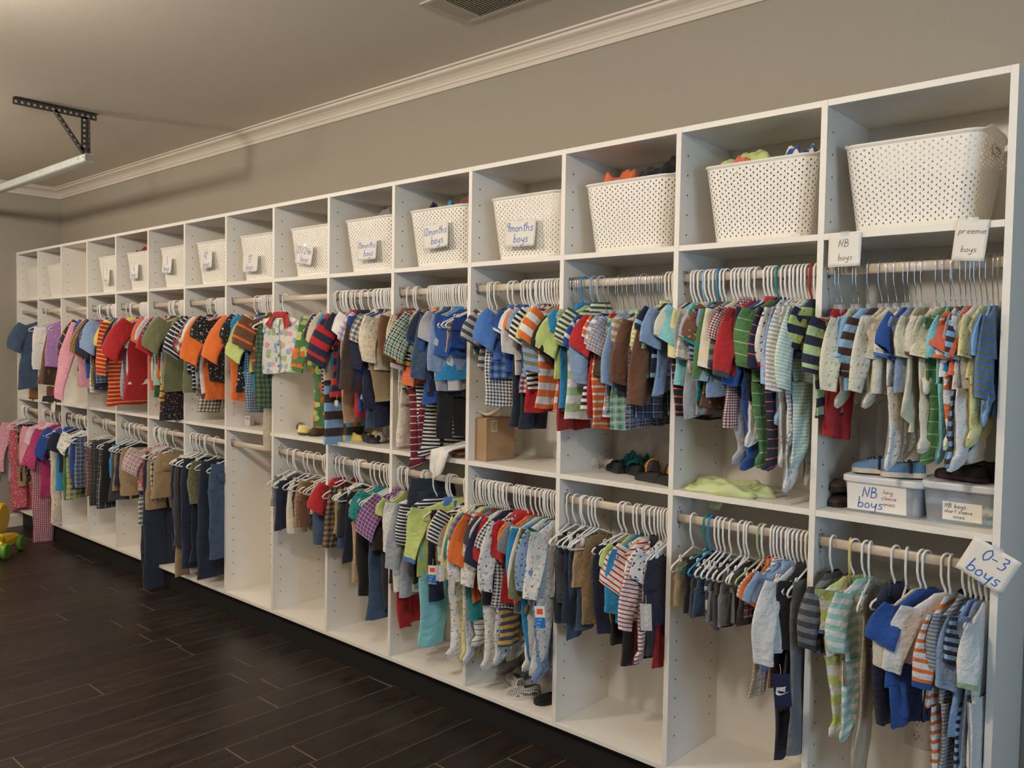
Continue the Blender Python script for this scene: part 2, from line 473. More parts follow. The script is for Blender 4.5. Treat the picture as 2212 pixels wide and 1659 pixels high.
def sign(name, loc, w, h, lines, ink, label, rot=(0, 0, 0), tape=True, curl=.004, thick=.06):
    n = 8; V = []; F = []
    for j in range(n+1):
        for i in range(n+1):
            fx, fz = i/n-.5, j/n
            yy = -curl*(1-fz)**2*(1+.6*math.sin(fx*3))
            V.append((fx*w, yy, -h+fz*h))
    for j in range(n):
        for i in range(n): F.append((j*(n+1)+i, j*(n+1)+i+1, (j+1)*(n+1)+i+1, (j+1)*(n+1)+i))
    me = mesh(name, V, F, M_paper, smooth=True)
    o = link(name, me, None, loc, rot)
    md = o.modifiers.new('thickness', 'SOLIDIFY'); md.thickness = .0006; md.offset = 1
    mb = MB()
    for (txt, sz, lx, lz) in lines: write(txt, sz, lx*w-w/2, -h+lz*h, mb, thick)
    for i, v in enumerate(mb.V):
        fz = (v[2]+h)/h; fx = v[0]/w
        mb.V[i] = (v[0], -curl*(1-fz)**2*(1+.6*math.sin(fx*3))-.0012, v[2])
    mb.obj('writing', ink, o)
    if tape: MB().box(-.012, .012, -.0012, .0004, -.008, .006).obj('tape', M_clear, o)
    tag(o, label, 'sign', 'paper size signs')
    return o

# ------------------------------------------------------------------ cloth colours and patterns
CL = dict(white=(226,223,218), cream=(222,210,180), ivory=(220,212,192), grey=(122,122,124), lgrey=(168,170,174), charcoal=(66,66,70), black=(26,25,28),
 navy=(30,36,62), blue=(36,80,152), royal=(26,68,148), midblue=(74,118,186), skyblue=(140,182,222), lblue=(134,158,192), cyan=(44,140,192), aqua=(134,200,206),
 mint=(164,208,190), teal=(30,130,130), green=(82,126,74), lgreen=(164,190,142), lime=(192,206,122), olive=(116,118,84), dgreen=(40,84,52), yellow=(222,202,100),
 paleyellow=(228,220,160), gold=(220,172,66), orange=(226,112,44), coral=(222,106,76), red=(176,34,38), maroon=(120,30,44), pink=(226,160,176), magenta=(186,58,112),
 lilac=(168,130,196), rose=(196,84,96), brown=(112,74,52), dbrown=(68,50,42), tan=(190,156,118), khaki=(160,136,100), beige=(200,184,160), denim=(62,82,108), ldenim=(108,134,164), ddenim=(34,44,62))
CN = dict(lgrey='light grey', lblue='dusty blue', midblue='mid blue', skyblue='sky blue', cyan='bright turquoise blue', lgreen='pale green', dgreen='dark green',
 paleyellow='pale yellow', dbrown='dark brown', denim='blue denim', ldenim='faded denim', ddenim='dark denim', lime='lime green', royal='royal blue')
cname = lambda c: CN.get(c, c)
MC = {}
def cloth(pat):
    if pat in MC: return MC[pat]
    kind, rest = (pat.split(':', 1)+[''])[:2] if ':' in pat else ('s', pat)
    args = rest.split(','); cols = [a for a in args if a in CL]; nums = [float(a) for a in args if a not in CL]
    m, nt, b = new_mat('cloth_'+pat.replace(':', '_').replace(',', '_'))
    b.inputs['Roughness'].default_value = .88
    try: b.inputs['Sheen Weight'].default_value = .15
    except Exception: pass
    uv = N(nt, 'ShaderNodeUVMap'); uv.uv_map = 'UVMap'
    sep = N(nt, 'ShaderNodeSeparateXYZ'); nt.links.new(uv.outputs[0], sep.inputs[0])
    def mth(op, a, bb=None, cc=None):
        n = N(nt, 'ShaderNodeMath', operation=op)
        for i, v in enumerate((a, bb, cc)):
            if v is None: continue
            if isinstance(v, (int, float)): n.inputs[i].default_value = v
            else: nt.links.new(v, n.inputs[i])
        return n.outputs[0]
    def mix(f, a, c):
        n = N(nt, 'ShaderNodeMix', data_type='RGBA')
        for i, v in ((0, f), (6, a), (7, c)):
            if isinstance(v, (int, float, tuple)): n.inputs[i].default_value = v
            else: nt.links.new(v, n.inputs[i])
        return n.outputs[2]
    C = [lin(CL[c]) for c in cols]
    U, V = sep.outputs[0], sep.outputs[1]
    if kind == 's':
        col = C[0]
        nz = N(nt, 'ShaderNodeTexNoise'); nz.inputs['Scale'].default_value = 26 if 'denim' in cols[0] else 9
        nz.inputs['Detail'].default_value = 4; nt.links.new(uv.outputs[0], nz.inputs['Vector'])
        a = .35 if 'denim' in cols[0] else .08
        out = mix(nz.outputs[0], tuple(v*(1-a) for v in col[:3])+(1,), tuple(min(1, v*(1+a)) for v in col[:3])+(1,))
    elif kind in 'hv':
        p = (nums[0] if nums else 24)/1000; fr = nums[1] if len(nums) > 1 else .5
        f = mth('LESS_THAN', mth('FRACT', mth('DIVIDE', V if kind == 'h' else U, p)), fr)
        out = mix(f, C[0], C[1])
    elif kind == 'p':
        p = (nums[0] if nums else 28)/1000; c2 = C[1 % len(C)]; c3 = C[2 % len(C)]
        fu = mth('LESS_THAN', mth('FRACT', mth('DIVIDE', U, p)), .42); fv = mth('LESS_THAN', mth('FRACT', mth('DIVIDE', V, p)), .42)
        f = mth('MULTIPLY', mth('ADD', fu, fv), .42)
        out = mix(f, C[0], c2)
        lu = mth('LESS_THAN', mth('FRACT', mth('ADD', mth('DIVIDE', U, p), .3)), .1); lv = mth('LESS_THAN', mth('FRACT', mth('ADD', mth('DIVIDE', V, p), .3)), .1)
        out = mix(mth('MULTIPLY', mth('MAXIMUM', lu, lv), .8), out, c3)
    elif kind == 'g':
        p = (nums[0] if nums else 12)/1000
        fu = mth('LESS_THAN', mth('FRACT', mth('DIVIDE', U, p)), .5); fv = mth('LESS_THAN', mth('FRACT', mth('DIVIDE', V, p)), .5)
        out = mix(mth('MULTIPLY', mth('ADD', fu, fv), .5), C[0], C[1])
    else:
        sc = 48 if kind == 'd' else 26
        vo = N(nt, 'ShaderNodeTexVoronoi'); vo.inputs['Scale'].default_value = sc; vo.voronoi_dimensions = '2D'
        nz = N(nt, 'ShaderNodeTexNoise'); nz.inputs['Scale'].default_value = 60; nt.links.new(uv.outputs[0], nz.inputs['Vector'])
        ad = N(nt, 'ShaderNodeVectorMath', operation='MULTIPLY_ADD'); ad.inputs[1].default_value = (.022, .022, 0)
        nt.links.new(nz.outputs[1], ad.inputs[0]); nt.links.new(uv.outputs[0], ad.inputs[2])
        nt.links.new(ad.outputs[0], vo.inputs['Vector'])
        f = mth('LESS_THAN', vo.outputs['Distance'], .165 if kind == 'd' else .36)
        s2 = N(nt, 'ShaderNodeSeparateColor'); nt.links.new(vo.outputs['Color'], s2.inputs[0])
        rp = N(nt, 'ShaderNodeValToRGB'); rp.color_ramp.interpolation = 'CONSTANT'
        cc = C[1:] or C
        rp.color_ramp.elements[0].color = cc[0]; rp.color_ramp.elements[1].position = .999; rp.color_ramp.elements[1].color = cc[-1]
        for k in range(1, len(cc)):
            e = rp.color_ramp.elements.new(k/len(cc)); e.color = cc[k]
        nt.links.new(s2.outputs[0], rp.inputs[0])
        out = mix(f, C[0], rp.outputs[0])
    if isinstance(out, tuple): b.inputs['Base Color'].default_value = out
    else: nt.links.new(out, b.inputs['Base Color'])
    nb = N(nt, 'ShaderNodeTexNoise'); nb.inputs['Scale'].default_value = 17; nb.inputs['Detail'].default_value = 6; nb.inputs['Roughness'].default_value = .62
    nt.links.new(uv.outputs[0], nb.inputs['Vector'])
    bp = N(nt, 'ShaderNodeBump'); bp.inputs['Strength'].default_value = 1.0; bp.inputs['Distance'].default_value = .016
    nt.links.new(nb.outputs[0], bp.inputs['Height']); nt.links.new(bp.outputs[0], b.inputs['Normal'])
    MC[pat] = m
    return m
def pdesc(pat):
    if ':' not in pat: return cname(pat)
    k, r = pat.split(':', 1); c = [cname(a) for a in r.split(',') if a in CL]
    if k == 's': return c[0]
    if k == 'h': return f"{c[0]} and {c[1]} striped"
    if k == 'v': return f"{c[0]} {c[1]}-striped"
    if k == 'p': return f"{c[0]} and {c[1]} plaid"
    if k == 'g': return f"{c[0]} and {c[1]} gingham"
    return f"{c[0]} and {c[1]} printed"

# ------------------------------------------------------------------ garment builder
rg = random.Random(5)
SK = [0, 0, 0]
class Tube:
    """flattened cloth tubes; local x = thickness, y = across (front is -y), z up from the rod"""
    def __init__(s): s.V = []; s.F = []; s.uv = []
    def add(s, rows, n, ph, amp, hem=.0, closebot=False, closetop=False, du=0):
        # rows: (xc, yc, z, half width, half thickness, tilt, fold)
        b = len(s.V); L = 0; prev = None
        for r, row_ in enumerate(rows):
            xc, yc, z, a, bb, tilt, fo = row_[:7]; be = row_[7] if len(row_) > 7 else 0
            sb_, cb_ = math.sin(be), math.cos(be)
            if prev: L += math.dist((yc, z), prev)
            prev = (yc, z)
            ct, st = math.cos(tilt), math.sin(tilt)
            for k in range(n):
                th_ = 2*PI*k/n; c, sn = math.cos(th_), math.sin(th_)
                l = a*math.copysign(abs(c)**.9, c)
                t = bb*math.copysign(abs(sn)**.6, sn)
                w = amp*fo*(math.sin(l/.021+ph[0]+z*9)+.6*math.sin(l/.011+ph[1]-z*14))
                w += .0018*fo*math.sin(l/.006+ph[2]+z*30)*(1 if sn > 0 else -1)
                hz = 0
                if r == len(rows)-1: hz = hem*math.sin(l/.03+ph[1])
                s.V.append((xc+(t+w)*cb_+l*ct*sb_, yc+l*ct*cb_-(t+w)*sb_, z+l*st+hz)); s.uv.append((du+l+(.37 if sn < 0 else 0), -L))
        for r in range(len(rows)-1):
            for k in range(n):
                s.F.append((b+r*n+k, b+(r+1)*n+k, b+(r+1)*n+(k+1) % n, b+r*n+(k+1) % n))
        if closebot: s.F.append(tuple(b+(len(rows)-1)*n+k for k in range(n)))
        if closetop: s.F.append(tuple(b+k for k in range(n))[::-1])
    def mesh(s, name, mat): return mesh(name, s.V, s.F, mat, s.uv, True)

def lerp(a, b, t): return a+(b-a)*t
def body_rows(hw, zb, wb, b, neck=-.082, nr=12, top=.038, drop=.040):
    zs = neck-drop
    R = [(0, 0, neck, top, b*.55, 0, 0), (0, 0, neck-.012, top+.25*(hw-top), b*.8, 0, .2), (0, 0, lerp(neck, zs, .65), top+.62*(hw-top), b, 0, .4),
         (0, 0, zs, hw*.93, b, 0, .6), (0, 0, zs-.016, hw, b, 0, .7)]
    for k in range(1, nr+1):
        f = k/nr; z = lerp(zs-.016, zb, f)
        a = lerp(hw*.9, wb, f) if f > .12 else lerp(hw, hw*.9, f/.12)
        R.append((0, 0, z, a, b*(1+.25*f), 0, .7+.6*f))
    return R
def sleeve_rows(side, hw, zsh, zend, long_, b, wr, r2, fullness=1.0):
    drop = zsh-zend; out = drop*(.20 if long_ else .48)*rg.uniform(.8, 1.25); nr = 8 if long_ else 5
    R = []
    y0 = side*(hw*.80); w0 = .050*wr
    kink = rg.uniform(-.012, .012) if long_ else 0
    beta = rg.uniform(.25, .95) if side < 0 else 0; xo = -rg.uniform(.0, .014) if side < 0 else 0
    for k in range(nr+1):
        f = k/nr
        y = y0+side*(out*math.sin(f*PI/2)**.9)+kink*math.sin(f*PI)
        z = lerp(zsh, zend, f)
        w = lerp(w0, r2, f**.8)*(1+.25*(fullness-1)*math.sin(f*PI))
        tl = side*(-.55 if not long_ else -.2)*(-1)*lerp(.9, 1, f)
        R.append((xo*f, y, z, w, b*lerp(1.0, 1.25, f), side*out/max(drop, .01), .6+.5*f, beta*min(1, f*1.6)))
    return R

def leg_rows(y0, y1, z0, z1, w0, w1, b, nr=9, sway=0, foot=False, flare=0):
    R = []
    for k in range(nr+1):
        f = k/nr
        R.append((sway*f*f, lerp(y0, y1, f)+rg.uniform(-.002, .002), lerp(z0, z1, f), lerp(w0, w1, f)+flare*f*f, b*(1+.15*f), 0, .7+.5*f))
    if foot:
        R.append((sway*1.1, y1-.008, z1-.012, w1*1.25, b*1.25, .2, .4))
        R.append((sway*1.2, y1-.016, z1-.032, w1*1.1, b*1.1, .3, .3))
        R.append((sway*1.2, y1-.02, z1-.042, w1*.5, b*.5, .3, .2))
    return R
KN = dict(ts=('short_sleeved_top', 'short-sleeved top', 'shirt'), ls=('long_sleeved_top', 'long-sleeved top', 'shirt'), po=('collared_shirt', 'collared shirt', 'shirt'),
 hs=('tropical_shirt', 'tropical shirt', 'shirt'), jk=('jacket', 'jacket', 'jacket'), sl=('footed_sleeper', 'footed sleeper', 'sleeper'), on=('romper', 'baby romper', 'romper'),
 gn=('sleep_gown', 'gathered baby gown', 'gown'), pt=('trousers', 'trousers', 'trousers'), sh=('shorts', 'shorts', 'shorts'), sk=('skirt', 'skirt', 'skirt'),
 dr=('dress', 'child dress', 'dress'), tk=('sleeveless_top', 'sleeveless top', 'shirt'), ov=('dungarees', 'dungarees', 'dungarees'))
def garment(kind, pat, X, zb, zs, zu, tw, w, cuff, col, rodz, hw0, bth, n=18, neck=-.082):
    m = cloth(pat); hw = hw0*w; b = bth
    ph = [rg.uniform(0, 6.3) for _ in range(3)]; amp = .0050
    zb -= rodz
    zs = None if zs is None else zs-rodz
    zsh = neck-.034
    tb = Tube(); parts = []
    name, nice, cat = KN[kind]
    pants = kind in ('pt', 'sh', 'sk')
    if zb > neck-.12: zb = neck-.16
    if pants:
        zt = -.112-rg.uniform(0, .022) if zu is None else zu-rodz
        if zb > zt-.1: zb = zt-.12
        hp = hw*.84
        wa = [(0, 0, zt, hp*.86, b, 0, .4), (0, 0, zt-.018, hp*.88, b*1.05, 0, .4)]
        L = zt-zb
        if kind == 'sk':
            rows = [wa[1]]+[(0, 0, lerp(zt-.018, zb, f/9), lerp(hp*.88, hp*1.55, f/9), b*1.2, 0, .6+f*.12) for f in range(1, 10)]
            tb.add(rows, n, ph, amp*1.4, .006)
        else:
            cr = zt-min(.12*(1.2 if hw0 > .13 else 1), L*.42)
            tb.add([wa[1], (0, 0, lerp(zt, cr, .5), hp*.97, b*1.2, 0, .6), (0, 0, cr, hp, b*1.2, 0, .7)], n, ph, amp*.7)
            w1 = hp*(.40 if kind == 'pt' else .50)
            fl = hp*.16 if ('denim' in pat and kind == 'pt') else 0
            for sd in (-1, 1):
                tb.add(leg_rows(sd*hp*.49, sd*hp*(.50 if kind == 'pt' else .56), cr+.004, zb+(.0 if sd < 0 else rg.uniform(-.004, .012)), hp*.51, w1, b*1.1, 10 if kind == 'pt' else 6, rg.uniform(-.006, .006), False, fl), n-4, ph, amp, .002)
        wb_ = Tube(); wb_.add([(0, 0, zt+.002, hp*.865, b*1.12, 0, .4), (0, 0, zt-.020, hp*.895, b*1.16, 0, .4)], n, ph, amp*.7)
        parts.append(('waistband', wb_, m))
        if kind == 'pt' and 'denim' in pat or kind == 'sh' and hw0 > .12:
            pk = Tube(); x = b*1.5+.002
            pk.V = [(x, -hp*.62, zt-.05), (x, -hp*.12, zt-.05), (x, -hp*.12, zt-.095), (x, -hp*.37, zt-.108), (x, -hp*.62, zt-.095), (x+.003, -hp*.60, zt-.052), (x+.003, -hp*.14, zt-.052), (x+.003, -hp*.14, zt-.094), (x+.003, -hp*.37, zt-.106), (x+.003, -hp*.60, zt-.094)]
            pk.F = [(5, 6, 7, 8, 9), (0, 1, 6, 5), (1, 2, 7, 6), (2, 3, 8, 7), (3, 4, 9, 8), (4, 0, 5, 9)]; pk.uv = [(v[1], v[2]) for v in pk.V]
            parts.append(('pocket', pk, m))
    else:
        L = neck-zb
        longs = kind in ('ls', 'sl', 'jk', 'gn')
        zbb = zb; wb = hw*.92
        if kind == 'sl':
            zbb = lerp(neck, zb, .50); wb = hw*.85
        elif kind == 'gn': wb = hw*.95
        elif kind == 'on': zbb = lerp(neck, zb, .66); wb = hw*.95
        elif kind == 'dr': wb = hw*1.25
        elif kind == 'tk': wb = hw*1.05
        elif kind == 'ov': zbb = lerp(neck, zb, .45); wb = hw*.85; hw *= .8
        nr = max(6, min(14, int((neck-zbb)/.028)))
        rows = body_rows(hw, zbb, wb, b, neck, nr)
        if kind == 'gn': rows[-1] = (0, 0, zbb, wb*.55, b*.9, 0, 1); rows.append((0, 0, zbb-.02, wb*.62, b, 0, 1))
        tb.add(rows, n, ph, amp, .004)
        if kind in ('sl', 'ov'):
            for sd in (-1, 1):
                tb.add(leg_rows(sd*wb*.49, sd*wb*(.42+rg.uniform(-.1, .15)), zbb+.003, zb+(.042 if kind == 'sl' else 0)+(0 if sd < 0 else rg.uniform(0, .03)), wb*.50, wb*(.34 if kind == 'sl' else .42), b*1.1, 9, rg.uniform(-.01, .01), kind == 'sl'), n-4, ph, amp, .002, closebot=(kind == 'sl'))
        if kind == 'on':
            for sd in (-1, 1):
                tb.add(leg_rows(sd*wb*.50, sd*wb*.42, zbb+.004, zb+(.01 if sd < 0 else 0), wb*.49, wb*.40, b*1.2, 5), n-4, ph, amp, .002)
        if kind != 'tk' and kind != 'ov':
            sc = hw0/.12
            if longs:
                ze = zs if zs is not None else zsh-min(.25*sc, max(.16, L*.72)); ze = min(ze, zsh-.10)
            else:
                ze = zs if zs is not None else zsh-.105*sc; ze = max(min(ze, zsh-.07), zsh-.17*sc)
            r2 = (.027 if longs else .044)*sc
            for sd in (-1, 1):
                st = Tube(); zz = ze if sd < 0 else ze+rg.uniform(-.01, .01)
                rws = sleeve_rows(sd, hw, zsh, zz, longs, b*.95, sc, r2, 1.3 if kind == 'dr' else 1)
                if cuff != '-' or kind == 'jk' or kind == 'ls':
                    cf = Tube(); a_, b_ = rws[-2], rws[-1]; f = .55
                    mid = tuple(lerp(a_[i], b_[i], 1-f) for i in range(8))
                    g = lambda r: (r[0], r[1], r[2], r[3]*1.05, r[4]*1.12, r[5], r[6], r[7])
                    ext = (b_[0], b_[1]+(b_[1]-a_[1])*.15, b_[2]+(b_[2]-a_[2])*.15, b_[3]*1.02, b_[4]*1.08, b_[5], b_[6], b_[7])
                    cf.add([g(mid), g(b_), ext], n-6, ph, amp*.6)
                    parts.append(('cuff', cf, cloth(cuff) if cuff != '-' else m))
                st.add(rws, n-6, ph, amp*.6, .001)
                parts.append(('sleeve', st, m))
        if kind in ('po', 'hs', 'jk') or col != '-':
            cm = cloth(col) if col != '-' else m
            if kind == 'hs':
                for sd in (-1, 1):
                    V = []
                    for (yy, zz, xx) in ((.012, neck+.012, 0), (.040, neck+.010, 0), (.078, neck-.050, b*1.25), (.046, neck-.075, b*1.7), (.034, neck-.030, b*1.5)):
                        V.append((xx+.005, sd*yy, zz))
                    t_ = Tube(); t_.V = V+[(v[0]+.004, v[1], v[2]) for v in V]; t_.uv = [(v[1], v[2]) for v in t_.V]
                    t_.F = [(0, 1, 2, 3, 4), (9, 8, 7, 6, 5)]+[(q, (q+1) % 5, 5+(q+1) % 5, 5+q) for q in range(5)]
                    parts.append(('lapel', t_, cm))
            cl = Tube(); h = .022 if kind != 'hs' else .016
            cw = .040
            cl.add([(0, 0, neck+.010, cw*.92, b*.9, 0, 0), (0, 0, neck+.012, cw, b*1.25, 0, 0), (0, 0, neck-.004, cw*1.12, b*1.6, 0, .2), (0, 0, neck-h, cw*1.38, b*1.62, 0, .2)], n, ph, .002)
            parts.append(('collar', cl, cm))
        if kind in ('po', 'hs', 'jk'):
            x = b*1.28; pl = MB()
            zb2 = zbb+.01 if kind != 'po' or ':' in pat else neck-.13
            V = []; K = 10
            for k in range(K+1):
                z = lerp(neck-.02, zb2, k/K)
                for yy in (-.008, .008):
                    wv = amp*.9*(math.sin(yy/.021+ph[0]+z*9)+.6*math.sin(yy/.011+ph[1]-z*14))*(.7+.5*k/K)
                    V.append((x*(1+.1*k/K)+wv+.0022, yy, z))
            pt_ = Tube(); pt_.V = V; pt_.F = [(2*k, 2*k+2, 2*k+3, 2*k+1) for k in range(K)]; pt_.uv = [(v[1], v[2]) for v in V]
            parts.append(('placket', pt_, cloth(col) if (col != '-' and kind == 'jk') else m))
            if kind == 'hs':
                for k in (3, 5, 7, 9):
                    v = V[2*k]; bt = MB().lathe([(.005, 0), (.005, .002)], (v[0], 0, v[2]), 'x', 8); parts.append(('button', bt, M_btn))
        if kind == 'jk':
            hd = Tube(); hd.add([(0, .02, neck+.012, .02, b*.7, 0, 0), (0, .02, neck+.006, .05, b*1.7, 0, .3), (0, .03, neck-.03, .065, b*2.1, 0, .5), (0, .03, neck-.065, .04, b*1.6, 0, .4), (0, .03, neck-.08, .01, b*.8, 0, .3)], n-4, ph, .002, closetop=True, closebot=True)
            parts.append(('hood', hd, m))
        if kind == 'ov':
            for sd in (-1, 1):
                parts.append(('strap', MB().tube([(b*.9, sd*hw*.45, neck-.03), (b*.3, sd*hw*.35, neck+.004), (-b*.9, sd*hw*.40, neck-.03)], .006, 6), m))
        if kind == 'sl' and cuff != '-':
            pass
    sk, dr_, lx = rg.uniform(-.10, .10), rg.uniform(-.014, .014), rg.uniform(-.010, .010)
    def warp(v):
        x, y, z = v; f = max(0, neck-.03-z)/max(.05, neck-.03-zb)
        return (x+lx*f*f, y+dr_*f+.004*math.sin(z*23+ph[0])*min(1, f*2), z+sk*y*min(1, f)*(.4 if pants else 1))
    for t_ in [tb]+[p_[1] for p_ in parts]: t_.V = [warp(tuple(v)) for v in t_.V]
    root = link(name, tb.mesh(name, m), None, (X+(.02 if kind == 'hs' else 0), .04-(.038 if kind == 'hs' else 0), rodz), math.radians(tw))
    for pn, t, pm in parts:
        me = t.mesh(pn, pm) if isinstance(t, Tube) else t.mesh(pn, pm, True)
        link(pn, me, root)
    return root, nice, cat
M_btn = simple('button_brown', (110, 60, 46), .4)

# ------------------------------------------------------------------ hangers
def arc(c, r, a0, a1, n): return [(0, c[0]+r*math.cos(a0+(a1-a0)*k/n), c[1]+r*math.sin(a0+(a1-a0)*k/n)) for k in range(n+1)]
def hanger_meshes(hw, thick, mat, wire):
    mb = MB()
    hookp = [(0, 0, -.088), (0, -.001, -.074), (0, -.012, -.056), (0, -.0175, -.035), (0, -.0180, -.002)]+arc((.0, .004), .0185, PI*.95, -PI*.02, 8)[0:]+[(0, .0175, -.010), (0, .013, -.018)]
    tipz = -.088-hw*.42
    tri = [(0, 0, -.088), (0, -hw*.5, -.088-hw*.20), (0, -hw*.93, tipz+.004), (0, -hw, tipz-.006), (0, -hw*.95, tipz-.015), (0, -hw*.5, tipz-.017), (0, hw*.5, tipz-.017), (0, hw*.95, tipz-.015), (0, hw, tipz-.006), (0, hw*.93, tipz+.004), (0, hw*.5, -.088-hw*.20)]
    if wire:
        hookp = hookp[1:]; hookp = [(0, 0, -.112), (0, 0, -.090), (0, -.006, -.070)]+hookp[1:]
        hk = MB().tube(hookp, .0014, 6).mesh('hook', M_chrome, True)
        tri = [(x, y, z-.030) for x, y, z in tri]
        mb.box(-.0045, .0045, -.012, .012, -.128, -.098, bev=.002).box(-.0065, .0065, -.006, .006, -.120, -.106, bev=.002)
        mb.tube(tri, .0038, 6, True)
        return mb.mesh('clear_hanger', M_clear, True), hk
    mb.tube(hookp, thick, 7); mb.tube(tri, thick, 7, True)
    return mb.mesh('plastic_hanger', mat, True), None
clipm = MB()
clipm.box(-.0045, .0045, -.007, .007, -.146, -.118, bev=.002)
clipm.tube(arc((0, -.112), .007, 0, 2*PI, 10)[:-1], .0020, 6, True)
CLIP = clipm.mesh('clip', M_white, True)
HC = {}
HCOL = {'w': M_white}
HNAME = {'w': 'white', 'm': 'clear'}
def hanger(o, hw):
    key = (o, round(hw, 2))
    if key not in HC:
        if o == 'm': HC[key] = hanger_meshes(hw, .0035, None, True)
        else:
            if o not in HCOL:
                HCOL[o] = simple('hanger_'+o, CL[o], .4)
            HC[key] = hanger_meshes(hw, .0033, HCOL[o], False)
    return HC[key]

